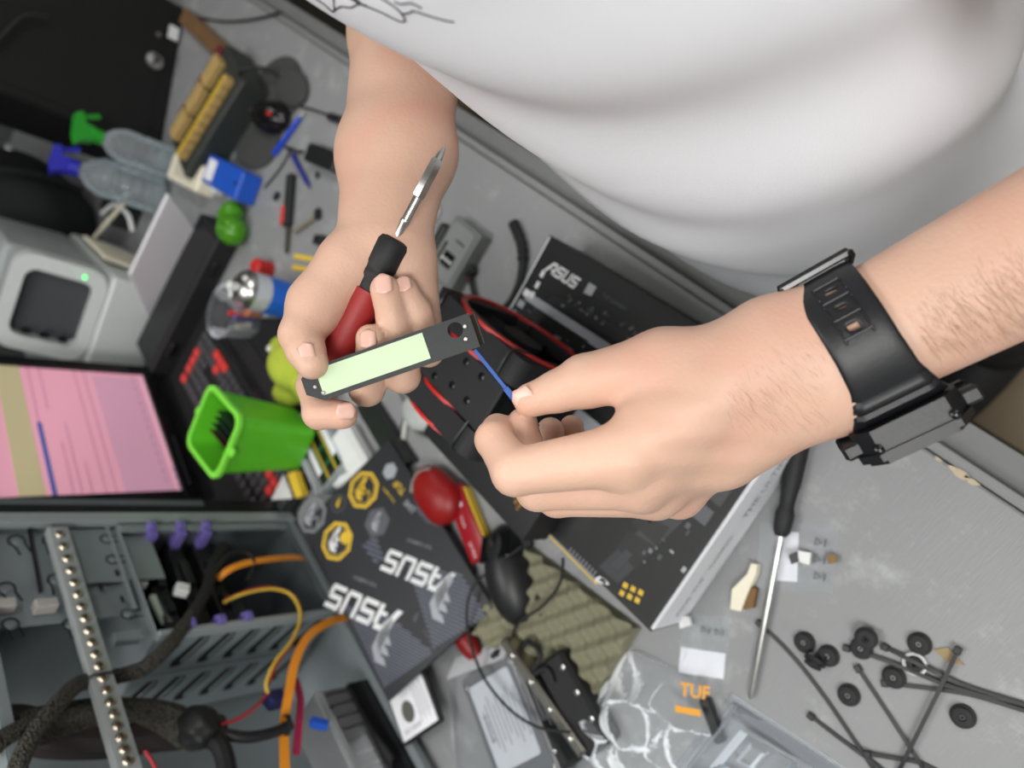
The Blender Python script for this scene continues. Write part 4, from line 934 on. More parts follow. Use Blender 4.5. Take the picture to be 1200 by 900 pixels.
# small parts by the bags
def prismobj(name, mat, label, cat, pts, z0, z1): 
    q = [P(px, py, z0) for px, py in pts]; c = sum(q)/len(q); mb = MB(); n = len(q)
    mb.prism([(p[0]-c[0], p[1]-c[1]) for p in q], 0, z1-z0, (c[0], c[1], z0)); return one(mb, name, mat, label, cat, (c[0], c[1], z0))
CREAM = M('cream_plastic', rgb(228, 222, 200), .5)
wc = thing('cable_clip', 'cream plastic clip with a brown side, beside the long screwdriver', 'clip', P(872, 690, 0), 0)
def wprism(pts, z0, z1, name, mat, t): 
    q = [P(px, py, (z0+z1)/2) for px, py in pts]; wpart(MB().prism([(p[0], p[1]) for p in q], z0, z1), name, mat, t)
wprism([(858, 713), (860, 690), (878, 672), (882, 660), (889, 661), (888, 672), (880, 690), (870, 716)], .0005, .010, 'clip_body', CREAM, wc)
wprism([(872, 714), (882, 688), (888, 690), (884, 712)], .0005, .0075, 'brown_side', M('brown_card', rgb(122, 92, 58), .8), wc)
cn = thing('cable_connector', 'tiny black and white connector lying on the labelled zip bag', 'connector', P(935, 653, 0), 0)
wprism([(925, 650), (935, 646), (937, 658), (928, 661)], .0058, .011, 'black_plug', BLK, cn); wprism([(936, 645), (951, 648), (949, 662), (936, 658)], .0058, .010, 'white_housing', WHITEP, cn)
prismobj('cardboard_scrap', M('brown_card2', rgb(134, 108, 70), .8), 'tiny brown scrap on the corner of the labelled zip bag', 'scrap', [(969, 650), (980, 649), (981, 659), (972, 661)], .0058, .0075)
prismobj('foam_scrap', WHITEP, 'small white scrap on the top corner of a zip bag', 'scrap', [(797, 721), (809, 722), (812, 732), (799, 736)], .0062, .011)
# ---- clear plastic: blister tray and crumpled bag
BQ = [P(*c, 0) for c in ((858, 812), (1000, 905), (940, 960), (790, 900))]
def blister(u, v):
    p = (BQ[0]*(1-u)+BQ[1]*u)*(1-v)+(BQ[3]*(1-u)+BQ[2]*u)*v; e = min(u, 1-u, v, 1-v)
    h = .001+.018*max(0, min(1, (e-.06)*14))-.012*max(0, min(1, (min(u-.25, .72-u, v-.2, .75-v))*20))+.004*max(0, min(1, (min(u-.35, .5-u, v-.3, .6-v))*30))
    return (p[0], p[1], .0006+h)
o = one(grid_mesh(blister, 60, 50), 'blister_tray', BLISTER, 'clear moulded plastic blister tray at the lower edge of the desk', 'tray', BQ[0], smooth=True)
md = o.modifiers.new('thickness', 'SOLIDIFY'); md.thickness = .0006; md.offset = 1
CQ = [P(*c, 0) for c in ((752, 762), (880, 850), (800, 980), (655, 850))]; rnd = random.Random(11)
ph = [(rnd.uniform(3, 11), rnd.uniform(3, 11), rnd.uniform(0, 6), rnd.uniform(.3, 1)) for _ in range(7)]
def crumple(u, v):
    p = (CQ[0]*(1-u)+CQ[1]*u)*(1-v)+(CQ[3]*(1-u)+CQ[2]*u)*v; e = min(u, 1-u, v, 1-v)
    h = sum(w*abs(math.sin(a_*u+b_*v*(1 if k % 2 else -1)+c_)) for k, (a_, b_, c_, w) in enumerate(ph))/sum(q[3] for q in ph)
    return (p[0]+.006*math.sin(17*v+3*u), p[1]+.006*math.sin(15*u+9*v), .001+.050*h*min(1, .12+e*4)*(.55+.45*math.sin(3*u+1)))
pb = thing('plastic_bag', 'crumpled clear plastic bag with an orange logo, in front of the foam sheet', 'bag', sum(CQ)/4, 0)
o = wpart(grid_mesh(crumple, 56, 56), 'film', FILM, pb, False)
p = P(803, 815, .022); mb = MB(); d = np.array([.35, -.93, 0]); text_mesh('TUF', .017, mb, p-d*.006, (CR*np.array([1, 1, 0])), (-CD*np.array([1, 1, 0])), .0, .03); wpart(mb, 'orange_logo', M('orange_logo', rgb(226, 160, 50), .5), pb)
p = P(806, 833, .022); wpart(MB().box(p, (.026, .006, .0006), Matrix.Rotation(math.atan2(CR[1], CR[0]), 3, 'Z')), 'orange_bar', MATS['orange_logo'], pb)
a, b = P(826, 818, .006), P(846, 870, .006); one(MB().bar(a, b, .012, .010, UP, .002), 'black_bracket', BLK, 'black plastic strip lying between plastic bag and blister tray', 'strip', (a+b)/2)
# ------------------------------------------------------------------ open computer tower
F0 = np.array([-.27, .946, 0]); TY = math.radians(62)
tw = thing('computer_tower', 'open grey steel computer tower with its side panel off, standing on the desk', 'computer', F0, TY)
TX = np.array([math.cos(TY), math.sin(TY), 0]); TYv = np.array([-math.sin(TY), math.cos(TY), 0])
TL, TD, TH = .46, .19, .44             # length (x from 0 back to -TL), depth (y), height
def on_t(px, py, y=0., x=None):        # local point on the plane y = const (or x = const)
    n, o = (TYv, F0+TYv*y) if x is None else (TX, F0+TX*x)
    q = onplane(px, py, o, n)-F0; return np.array([q@TX, q@TYv, q[2]])
def tb(x0, x1, y0, y1, z0, z1, name, mat=ZINC, parent=tw, bev=.0006): return MB().box(((x0+x1)/2, (y0+y1)/2, (z0+z1)/2), (abs(x1-x0), abs(y1-y0), abs(z1-z0)), None, bev).build(name, mat, parent)
BEZ = M('tower_front_black', rgb(26, 28, 29), .5)
for fx in (-TL+.04, -.04):
    for fy in (.03, TD-.03): MB().cyl((fx, fy, 0.0005), (fx, fy, .012), .014, .016, 16).build('foot', RUB, tw)
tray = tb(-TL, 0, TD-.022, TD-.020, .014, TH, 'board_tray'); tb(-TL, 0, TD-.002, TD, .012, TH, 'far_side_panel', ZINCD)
bot = tb(-TL, 0, 0, TD, .012, .014, 'bottom_panel'); [tb(x0_, x1_, y0_, y1_, TH-.002, TH, 'top_panel') for x0_, x1_, y0_, y1_ in ((-TL, -TL+.03, 0, TD), (-.16, 0, 0, TD), (-TL+.03, -.16, 0, .02), (-TL+.03, -.16, TD-.02, TD))]  # unseen top left open as a frame to let overhead light in
tb(-.012, 0, .0, .022, .012, TH, 'front_post'); tb(-.020, -.004, -.004, .006, .012, TH, 'front_rail_lip', M('zinc_rail', rgb(160, 168, 170), .4, .35))
tb(.001, .030, .0, TD, .012, TH+.004, 'front_bezel', BEZ, bev=.006); tb(.012, .020, -.004, .0, .15, TH-.02, 'bezel_groove', ZINCD)
[tb(-TL, -TL+.0015, y0_, y1_, z0_, z1_, 'rear_panel', ZINCD) for y0_, y1_, z0_, z1_ in ((0, TD, .012, .05), (0, TD, TH-.04, TH), (0, .02, .05, TH-.04), (TD-.03, TD, .05, TH-.04))]; tb(-TL, 0, 0, .012, .012, .024, 'bottom_rail'); tb(-TL, 0, 0, .012, TH-.012, TH-.002, 'top_rail')  # unseen rear panel given a wide opening so light reaches the interior
# 5.25 inch bay side plate with spring tabs
bay = tb(-.150, -.012, .018, .020, .285, TH-.01, 'bay_plate'); tb(-.150, -.012, .006, .020, .283, .286, 'bay_shelf')
def slot(x, z, w, h, parent, y, r=None, name='slot'): return MB().prism(rrect(w, h, (r or min(w, h)*.49), 5), 0, .0008, (x, y, z), (1, 0, 0), (0, 0, 1)).build(name, HOLE, parent)
def tab(x, z, ang, parent, y, s=1.):         # keyhole-shaped spring tab with its dimple
    ca, sa = math.cos(ang), math.sin(ang); pts = [(-.020, -.006), (-.006, -.006), (0, -.0085), (.007, -.006), (.009, 0), (.007, .006), (0, .0085), (-.006, .006), (-.020, .006)]
    q = [Vector((x+s*(a*ca-b*sa), y, z+s*(a*sa+b*ca))) for a, b in pts]
    MB().tube(q, .0011*s, 6, 3).build('tab_cut', HOLE, parent); MB().lathe([(.0058*s, 0), (.0042*s, .0016), (.0002, .0022)], (x, y+.001, z), (0, -1, 0), 16).build('dimple', ZINC, parent, True)
for (px, py) in ((20, 634), (60, 634), (8, 690), (66, 680), (128, 632), (134, 656)):
    q = on_t(px, py, .017); tab(q[0], q[2], (0, 1.57, .3)[int(px) % 3] if px < 100 else math.pi/2, bay, .0175)
q0, q1 = on_t(33, 620, .017), on_t(47, 695, .017); MB().bar((q0[0], .0172, q0[2]), (q1[0], .0172, q1[2]), .002, .010, (0, 1, 0)).build('long_slot', HOLE, bay)
for px in (52, 2):
    q = on_t(px, 712, .012); MB().box((q[0], .010, q[2]), (.012, .014, .022), None, .001).build('lock_tab', M('pale_lock_tab', rgb(168, 164, 160), .5), bay)
for (px, py) in ((8, 742), (78, 742)): q = on_t(px, py, .03); tab(q[0], q[2], .2, bay, .0172, .9)
# second bay plate towards the drive cage
b2 = tb(-.105, -.018, .010, .012, .235, .345, 'bay_plate'); 
for (px, py) in ((125, 632), (132, 656), (150, 720)): q = on_t(px, py, .01); tab(q[0], q[2], math.pi/2, b2, .0095, .8)
for (px, py) in ((137, 672), (143, 703), (118, 690)): q = on_t(px, py, .01); slot(q[0], q[2], .010, .004, b2, .0092)
q = on_t(150, 745, .01); MB().box((q[0], .014, q[2]), (.012, .012, .03), None, .0008).build('bent_lip', ZINC, tw)
# brace bar with spare screws
p0, p1 = on_t(76, 617, -.004), on_t(146, 905, -.004); zb = (p0[2]+p1[2])/2
bar = MB().bar((p0[0], -.003, p0[2]), (p1[0], -.003, p1[2]), .0014, .026, (0, -1, 0)) if False else MB().box(((p0[0]+p1[0])/2, -.003, zb), (abs(p0[0]-p1[0]), .0015, .020), None, .0004)
bar.box(((p0[0]+p1[0])/2, .002, zb+.011), (abs(p0[0]-p1[0]), .011, .0015), None, .0004)
brc = bar.build('brace_bar', M('pale_zinc', rgb(172, 178, 178), .42, .35), tw)
BRASS = M('screw_steel', rgb(186, 176, 158), .3, 1.); s0 = None
for k in range(20):
    px = 83+3.32*k+.02*k*k*.3; py = 626+14.0*k; q = on_t(px, py, -.004); x = q[0]
    if x < p1[0]: break
    if s0 is None:
        s0 = MB().lathe([(.0054, 0), (.0056, .0010), (.0046, .0028), (.0026, .0034), (.0022, .0022)], (0, 0, 0), (0, -1, 0), 16).build('screw', BRASS, brc, True); s1 = MB().box((0, -.0026, 0), (.0052, .0012, .0010)).build('screw_slot', HOLE, s0)
        o = s0
    else:
        o = s0.copy(); COL.objects.link(o); o.parent = brc; c = s1.copy(); COL.objects.link(c); c.parent = o
    o.location = (x, -.0038, zb+.001); o.rotation_euler = (0, k*1.3, 0)
tiey = on_t(120, 790, -.006); MB().tube([(tiey[0], -.006, zb-.012), (tiey[0], -.0075, zb), (tiey[0], -.005, zb+.013), (tiey[0], .012, zb+.014), (tiey[0], .014, zb), (tiey[0], .008, zb-.014), (tiey[0], -.006, zb-.012)], .0014, 6, 4).build('bar_tie', BLK, tw, True)
# drive cage
cx0, cx1, cz0, cz1 = -.195, -.022, .030, .275
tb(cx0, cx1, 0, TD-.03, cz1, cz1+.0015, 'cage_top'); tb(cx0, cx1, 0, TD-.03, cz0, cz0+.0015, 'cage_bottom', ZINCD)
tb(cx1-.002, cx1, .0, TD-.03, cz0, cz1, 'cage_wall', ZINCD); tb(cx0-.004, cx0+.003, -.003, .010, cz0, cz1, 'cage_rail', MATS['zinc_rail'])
tb(cx1-.012, cx1-.002, -.002, .004, cz0, cz1, 'cage_rail')
cw = tb(cx0-.001, cx0, .004, TD-.03, cz0, cz1, 'cage_wall'); MB().box((cx0-.0025, .075, (cz0+cz1)/2), (.003, .004, cz1-cz0)).build('pressed_rib', ZINC, cw)
for r_i, yy in enumerate((.040, .112)):
    for k in range(7):
        zc = cz0+.022+.034*k; pts = [(-.025, -.016), (-.014, -.016), (.025, .003), (.025, .015), (.014, .015), (-.025, -.003)]
        MB().prism([(a, b) for a, b in pts], 0, .0012, (cx0-.0012, yy, zc), (0, 1, 0), (0, 0, 1)).build('slanted_slot', HOLE, cw)
        MB().bar((cx0-.0015, yy-.024, zc-.012), (cx0-.0015, yy+.016, zc-.009+.013), .0012, .0018, (1, 0, 0)).build('slot_lip', MATS['zinc_rail'], cw)
PURP = M('purple_plastic', rgb(112, 100, 170), .45)
for k, px in enumerate((192, 228, 260)):          # drives with purple clip rails
    zz = on_t(px+8, 690, .01)[2]
    d = thing('hard_drive', ('hard drive in the top cage slot of the open tower, purple clips', 'hard drive in the second cage slot, purple clips, white plug beside it', 'hard drive in the third cage slot, purple clips, under the orange cable')[k], 'hard drive', F0, TY, 'hard drives in the tower cage')
    MB().box(((cx0+cx1)/2, .078, zz), (.150, .100, .020), None, .0015).build('drive_body', M('dark_drive_casing', rgb(30, 31, 32), .5, .2), d)
    for sx_, xx in ((-1, cx0+.008), (1, cx1-.012)):
        MB().box((xx, .014, zz), (.016, .030, .012), None, .001).raw(*(lambda m: (m.v, m.f))(MB().box((xx+sx_*.003, -.004, zz+.003), (.010, .012, .010), None, .001))).build('clip_rail', PURP, d)
    MB().box(((cx0+cx1)/2+.02, .024, zz), (.040, .008, .010), None, .0006).build('connector', BLK, d); MB().box(((cx0+cx1)/2-.030, .024, zz), (.022, .008, .008)).build('power_socket', BLKM, d)
# odd parts beside the top drive
q = on_t(165, 680, .02)
cr = thing('card_reader', 'small black and white card module wedged at the top of the drive cage', 'module', F0, TY)
MB().box((q[0]+.01, .022, q[2]), (.036, .010, .020), Matrix.Rotation(.25, 3, 'Y'), .001).build('body', WHITEP, cr); MB().box((q[0]+.01, .0165, q[2]), (.028, .002, .015), Matrix.Rotation(.25, 3, 'Y')).build('face', BLKG, cr); MB().box((q[0]+.006, .0152, q[2]+.002), (.007, .001, .006)).build('red_mark', RED, cr)
q2 = on_t(178, 715, .03); MB().box((q2[0], .034, q2[2]-.012), (.050, .012, .012), Matrix.Rotation(-.15, 3, 'Y'), .003).build('paper_tag', M('pale_green_paper', rgb(190, 204, 188), .8), cr)
q3 = on_t(216, 686, .0); MB().box((q3[0], .008, q3[2]), (.014, .012, .016), Matrix.Rotation(.4, 3, 'Y'), .001).build('white_plug', WHITEP, tw)
# power supply lump and drives at the tower floor
fa = thing('optical_drive', 'silver and black optical drive standing on edge in the tower floor', 'drive', F0, TY); q = on_t(395, 870, .03)
MB().box((q[0]-.01, .050, .0145+.045), (.148, .060, .088), None, .001).build('casing', M('brushed_aluminium', rgb(176, 178, 180), .35, .8, vs=120), fa)
for k in range(9): MB().box((q[0]-.075+.0165*k, .0195, .06), (.003, .001, .060)).build('ridge', STEEL, fa)
MB().box((q[0]-.01, .016, .0145+.022), (.146, .006, .040), None, .001).build('black_edge', BLKG, fa); MB().box((q[0]-.01, .0185, .0145+.083), (.146, .002, .008)).build('label', M('grey_label', rgb(148, 150, 152), .6), fa)
for xx in (-.06, .04): MB().lathe([(.0026, 0), (.0026, .001), (.001, .0012)], (q[0]+xx, .020, .090), (0, -1, 0), 12).build('screw', BLKG, fa)
# cables: each with its own run, given by where it is seen and how deep in the tower it hangs
def TP(px, py, y): q = onplane(px, py, F0+TYv*y, TYv); return q
def cable(name, label, pts, r, mat, flat=None, sleeve=False):
    q = [TP(*p) for p in pts]; mb = MB()
    if flat: mb.ribbon(q, flat[0], flat[1], up=tuple(-TYv), sub=8)
    else: mb.tube(q, r, 10, 8)
    o = one(mb, name, mat, label, 'cable', q[0], smooth=not flat)
    if sleeve:
        m2 = MB(); pp = smooth_path(q, 8); 
        m2.tube(q, r*1.02, 6, 8); 
        sub = m2.build('braid', SLV, o); sub.location = -Vector([float(c) for c in q[0]])
    return o
def sleeve_mat():
    m = M('braided_black_sleeve', rgb(30, 29, 27), .6); nt = m.node_tree; b = nt.nodes['Principled BSDF']
    w = nt.nodes.new('ShaderNodeTexVoronoi'); w.inputs['Scale'].default_value = 420; nt.links.new(nt.nodes['Texture Coordinate'].outputs['Object'], w.inputs['Vector'])
    bp = nt.nodes.new('ShaderNodeBump'); bp.inputs['Strength'].default_value = 1; bp.inputs['Distance'].default_value = .003; nt.links.new(w.outputs['Distance'], bp.inputs['Height']); nt.links.new(bp.outputs[0], b.inputs['Normal'])
    cr_ = nt.nodes.new('ShaderNodeMapRange'); cr_.inputs[1].default_value = .0; cr_.inputs[2].default_value = .8; nt.links.new(w.outputs['Distance'], cr_.inputs[0])
    mx = nt.nodes.new('ShaderNodeMix'); mx.data_type = 'RGBA'; mx.inputs[6].default_value = (*rgb(92, 88, 76), 1); mx.inputs[7].default_value = (*rgb(14, 14, 14), 1); nt.links.new(cr_.outputs[0], mx.inputs[0]); nt.links.new(mx.outputs[2], b.inputs['Base Color']); return m
SLV = sleeve_mat(); CBK = M('black_cable', rgb(24, 23, 24), .55); PINK = M('crimson_cable', rgb(170, 40, 78), .45); YCB = M('yellow_cable', rgb(208, 172, 60), .45); RCB = M('red_cable', rgb(176, 46, 52), .45)
cable('orange_flat_cable', 'wide orange flat cable hanging down inside the open tower', [(412, 722, .0), (388, 728, -.004), (362, 745, -.008), (346, 775, -.008), (338, 815, .0), (333, 850, .01), (334, 905, .02)], .003, ORANGE, (.0105, .0022))
cable('orange_data_cable', 'orange flat cable looping over the hard drives', [(255, 678, .0), (268, 668, -.010), (285, 661, -.012), (310, 656, -.010), (345, 653, .0), (368, 657, .012)], .003, ORANGE, (.0085, .0022))
cable('yellow_power_wire', 'thin yellow wire curving down from the drives', [(262, 706, .01), (285, 696, -.006), (318, 690, -.012), (342, 698, -.012), (352, 722, -.012), (342, 750, -.010), (322, 776, -.006), (312, 800, .004), (314, 812, .01)], .0022, YCB)
cable('red_power_wire', 'thin red wire running beside the yellow one', [(262, 703, .012), (290, 692, .0), (318, 688, -.006), (344, 698, -.006), (353, 722, -.006), (343, 752, -.004), (325, 778, .0), (315, 802, .01)], .0016, RCB)
cable('red_yellow_wire_pair', 'red and yellow wires fanning out towards the cable bundle', [(314, 812, .012), (300, 828, .008), (280, 842, .008), (258, 849, .01)], .0020, RCB)
cable('crimson_cable', 'crimson flat cable hanging beside the orange one', [(346, 795, .02), (352, 820, .02), (350, 850, .02), (347, 885, .03)], .003, PINK, (.009, .002))
cable('braided_cable', 'thick braided black cable sweeping across the brace bar to the left edge', [(232, 712, .005), (215, 735, -.004), (195, 760, -.006), (170, 782, .0), (140, 792, .016), (115, 795, .016), (90, 803, .004), (65, 828, -.004), (38, 862, -.006), (18, 905, -.004)], .0082, SLV)
cable('thick_black_cable', 'thick black cable bending behind the white plug in the drive cage', [(262, 640, .0), (250, 662, -.006), (242, 690, -.008), (230, 715, -.002), (226, 730, .0)], .0070, CBK)
cable('thin_black_loop', 'thin black cable looping over the orange data cable', [(238, 700, .0), (250, 672, -.012), (268, 650, -.014), (288, 648, -.012), (297, 660, -.010), (290, 682, .0)], .0036, CBK)
cable('black_cable_loom', 'black cable loom hanging in a shallow curve to the orange cable tie', [(230, 852, .02), (262, 860, .01), (290, 864, .006), (318, 859, .004), (340, 850, .006)], .0062, CBK)
cable('sleeved_cable_bundle', 'broad sleeved black cable bundle behind the brace bar', [(260, 850, .03), (228, 858, .03), (195, 842, .03), (150, 835, .035), (100, 840, .035), (50, 850, .03), (-10, 870, .03)], [.012, .020, .017, .015, .018, .019, .016], SLV)
cable('brown_cable_bundle', 'dark brown cable bundle at the lower left corner of the tower', [(225, 862, .045), (180, 862, .05), (120, 866, .05), (60, 862, .05), (10, 850, .05), (-20, 870, .04)], [.014, .018, .020, .022, .02, .018], M('dark_brown_cable', rgb(36, 28, 28), .6))
cable('black_ribbon_cable', 'black ribbed cable dropping out of the bundle to the lower edge', [(238, 862, .02), (256, 872, .012), (264, 890, .012), (268, 915, .014)], .0100, CBK)
cable('left_black_cable', 'black braided cable entering from the left edge of the tower', [(-20, 880, .0), (20, 858, .004), (60, 842, .012), (110, 836, .025)], .0095, SLV)
cable('white_red_wire', 'thin red wire under the cable bundle', [(170, 880, .03), (178, 892, .03), (186, 908, .03)], .002, RCB)
kn_ = TP(232, 852, .012); o = blob(lambda X: elld(X, np.zeros(3), I3, (.022, .022, .020))+.002*np.sin(X[:, 0]*300)*np.sin(X[:, 2]*280), (-.03, -.03, -.03), (.03, .03, .03), .003, 'cable_knot', CBK); o.location = kn_; tag(o, 'black knotted lump where the cables are tied together', 'cable')
mb = MB(); c = TP(335, 850, .008); mb.lathe([(.0105, -.003), (.0115, -.003), (.0115, .003), (.0105, .003), (.0105, -.003)], c, (0, .3, 1), 20, False); one(mb, 'wire_tie', CBK, 'black tie around the orange flat cable', 'cable tie', c, smooth=True)
pl = TP(322, 820, .018); one(MB().box(pl, (.020, .016, .024), Matrix.Rotation(TY+.3, 3, 'Z'), .002), 'blue_plug', M('dark_blue_plastic', rgb(34, 40, 92), .45), 'dark blue plug where yellow and red wires meet', 'plug', pl)
pl = TP(374, 848, .010); one(MB().box(pl, (.012, .010, .022), Matrix.Rotation(TY, 3, 'Z')@Matrix.Rotation(.5, 3, 'Y'), .002), 'blue_connector', BLUE, 'bright blue connector on the edge of the optical drive', 'plug', pl)
# ---- solid state drive on the tower floor rail, bagged drive, rails and adapter in front
def slab(name, label, cat, quad, z0, h, mat, bev=.001, group=None):
    q = [P(*c, z0+h) for c in quad]; c = sum(q)/4; c[2] = z0; x_ = (q[1]-q[0]+q[2]-q[3])/2; y_ = (q[3]-q[0]+q[2]-q[1])/2
    t = thing(name, label, cat, c, math.atan2(x_[1], x_[0]), group); lx, ly = float(np.linalg.norm(x_[:2])), float(np.linalg.norm(y_[:2]))
    MB().box((0, 0, h/2), (lx, ly, h), None, bev).build('casing', mat, t); return t, lx, ly
ssd, lx, ly = slab('solid_state_drive', 'slim drive with a white label and a dark round mark, below the sticker sheet', 'drive', [(448, 815), (492, 792), (520, 838), (478, 876)], .026, .007, BLK)
MB().box((0, 0, .0073), (lx*.90, ly*.88, .0006)).build('label', PAPER, ssd); MB().prism(circ(.011, 24, -lx*.12, 0, .013), .0077, .0080).build('round_mark', M('grey_green_print', rgb(92, 96, 90), .5), ssd)
mb = MB()
for k in range(6): mb.box((lx*.12+.004*k, ly*.05, .0078), (.0008, ly*(.5 if k % 2 else .7), .0003))
text_mesh('SSD 240GB', .007, mb, (-lx*.36, -ly*.34, .0077), (1, 0, 0), (0, 1, 0), .0002); mb.build('label_print', GREYT, ssd)
hdd, lx, ly = slab('bagged_hard_drive', 'silver hard drive with a white label inside a clear bag, lower middle of the desk', 'hard drive', [(533, 806), (585, 772), (676, 900), (600, 935)], .004, .026, M('cast_aluminium', rgb(134, 136, 138), .42, .6, bump=.1))
MB().prism(rrect(lx*.92, ly*.92, .006, 5), .0262, .0275).build('cover_plate', M('brushed_cover', rgb(150, 152, 154), .35, .8), hdd)
MB().prism(rrect(lx*.74, ly*.70, .004, 5, -lx*.02, ly*.06), .0276, .0280).build('label', M('grey_white_label', rgb(186, 190, 194), .6), hdd)
mb = MB()
for k in range(16): mb.box((-lx*.30+.006*k, ly*.06, .0282), (.0010, ly*(.25+.25*((k*7) % 5)/5), .0003))
text_mesh('500GB', .011, mb, (-lx*.33, ly*.16, .0281), (0, -1, 0), (1, 0, 0), .0002); mb.build('label_print', GREYT, hdd)
for sx_ in (-.44, .44):
    for sy_ in (-.42, .42): MB().lathe([(.003, 0), (.003, .001), (.001, .0014)], (lx*sx_, ly*sy_, .0274), n=12).build('screw', STEEL, hdd, True)
fq = [P(*c, .031) for c in ((515, 775), (596, 742), (690, 930), (520, 960))]
def bagf(u, v):
    p = (fq[0]*(1-u)+fq[1]*u)*(1-v)+(fq[3]*(1-u)+fq[2]*u)*v; e = min(u, 1-u, v, 1-v)
    return (p[0], p[1], .003+.034*min(1, e*7)+.0015*math.sin(11*u+5*v)*math.sin(9*v-3*u)*min(1, e*7))
one(grid_mesh(bagf, 36, 36), 'drive_bag', clear_film('antistatic_film', (.93, .94, .96), .0, .2, .25, 30, 1.15), 'clear plastic bag wrapped around the silver hard drive', 'bag', sum(fq)/4)
rt = thing('mounting_rails', 'pair of silver and black metal mounting rails beside the bagged drive', 'rails', P(625, 810, 0)*np.array([1, 1, 0]), 0)
for k, (a_, b_) in enumerate((((575, 765), (662, 900)), ((588, 750), (682, 885)))):
    a, b = P(*a_, .030+.006*k), P(*b_, .030+.006*k); o = wpart(MB().bar(a-UP*.016, b-UP*.016, .012, .030+.004*k, UP, .002), 'rail', BLKM if k == 0 else M('nickel_rail', rgb(168, 166, 156), .28, 1.), rt)
    for j in range(4):
        p = a+(b-a)*(.15+.24*j)+UP*(.001+.002*k)-UP*.001; wpart(MB().lathe([(.0026, -.001), (.0026, .0010), (.001, .0014)], p, UP, 12), 'rivet', STEEL, o, True)
ad = thing('power_adapter', 'black power adapter block with a coiled cable beside the foam', 'adapter', P(665, 830, 0)*np.array([1, 1, 0]), 0)
a, b = P(640, 772, .03), P(700, 880, .03); wpart(MB().bar(a-UP*.0145, b-UP*.0145, .040, .028, UP, .004), 'block', BLKM, ad, True)
wpart(MB().tube([P(606, 770, .012), P(618, 752, .02), P(634, 768, .03), P(622, 790, .028), P(640, 784, .034), P(648, 800, .032)], .0032, 8, 6), 'lead', RUB, ad, True)
for k in range(3): p = a+(b-a)*(.2+.28*k)+UP*.0002; wpart(MB().lathe([(.003, -.001), (.003, .001), (.001, .0014)], p+np.array([.012, -.006, 0]), UP, 12), 'screw', STEEL, ad, True)
# ------------------------------------------------------------------ far half of the desk
FZ = np.array([1, 1, 0.])
# ---- monitor
br, blc = P(166, 440, .055), P(213, 577, .055); mx_ = br-blc; MW = float(np.linalg.norm(mx_)); myaw = math.atan2(mx_[1], mx_[0]); MHh = .270
mon = thing('monitor', 'black monitor showing a pink spreadsheet page, beside the open tower', 'monitor', ((br+blc)/2)*FZ, myaw)
mt = Matrix.Rotation(-.10, 3, 'X')                               # leaning back a little
def mbx(c, d, name, mat, parent=mon, bev=0.): return MB().box(mt@Vector((c[0], c[1], c[2]-.055))+Vector((0, 0, .055)), d, mt, bev).build(name, mat, parent)
fw_ = .020
mbx((0, .012, .055+MHh/2), (MW+2*fw_, .020, MHh+2*fw_+.006), 'back_shell', BLKM, bev=.004)
for c, d in (((0, -.002, .055-fw_/2-.004), (MW+2*fw_, .012, fw_+.008)), ((0, -.002, .055+MHh+fw_/2), (MW+2*fw_, .012, fw_)), ((-MW/2-fw_/2, -.002, .055+MHh/2), (fw_, .012, MHh)), ((MW/2+fw_/2, -.002, .055+MHh/2), (fw_, .012, MHh))): mbx(c, d, 'bezel', BLKG, bev=.0015)
def EM(name, c, k=1.0): return M(name, c, .3, var=.01, emit=k)
scn = mbx((0, .001, .055+MHh/2), (MW, .003, MHh), 'screen', EM('pink_screen', rgb(214, 152, 170), .55))
def band(x0, x1, z0, z1, name, mat, y=-.0008): return mbx(((x0+x1)/2, y, .055+(z0+z1)/2), (x1-x0, .0006, z1-z0), name, mat, scn)
sn = np.array(mon.matrix_basis.to_3x3()@mt@Vector((0, 1, 0))); so = np.array(mon.matrix_basis@Vector((0, 0, .055)))
def sc_(px, py):
    q = Vector(onplane(px, py, so, sn)-so); i = (mon.matrix_basis.to_3x3()@mt).inverted()@q; return i.x, i.z
_, zb0 = sc_(52, 572); _, zb1 = sc_(20, 572); h = MW/2
band(-h, h, zb0, zb1, 'page_band', EM('olive_band', rgb(176, 166, 130), .5))
xb, z0 = sc_(45, 495); _, z1 = sc_(52, 495); band(-h, xb, z0-.004, z0+.003, 'blue_bar', EM('blue_bar', rgb(72, 84, 150), .5))
GL_ = EM('pale_violet', rgb(196, 140, 176), .5); DL = EM('plum_line', rgb(150, 100, 130), .45)
_, za = sc_(205, 560); _, zc = sc_(140, 560); band(-h, h*.93, za+.006, zc-.002, 'lower_panel', EM('mauve_panel', rgb(196, 146, 168), .52), -.0005)
for px, f0, f1 in ((120, -1, 1), (132, -1, 1), (92, -.95, .1), (82, -.95, -.2), (104, -1, -.5), (60, .1, 1), (75, .3, 1)):
    _, zz = sc_(px, 560); band(h*f0, h*f1, zz-.0006, zz+.0006, 'text_line', DL)
for k in range(14): band(-h*.85+.021*k, -h*.85+.021*k+.012, za+.016, za+.0175, 'text_line', DL, -.0010)
for k in range(9): band(-h+.004+.006*k, -h+.007+.006*k, .0005, .004, 'taskbar_icon', (WHT, RED, BLUE)[k % 3], -.0009)
band(-h, h, -.001, .005, 'taskbar', EM('pale_taskbar', rgb(222, 170, 188), .55))
for k in range(10): mbx((-h*.9+.012*k, -.0085, .055-.014), (.005, .0008, .002), 'button_mark', MGREY)
MB().cyl((0, .045, .012), (0, .030, .12), .022, .018, 20).build('neck', BLKM, mon); MB().prism(rrect(.20, .13, .03, 6), .0005, .012, (0, .075, 0)).build('stand_base', BLKM, mon)
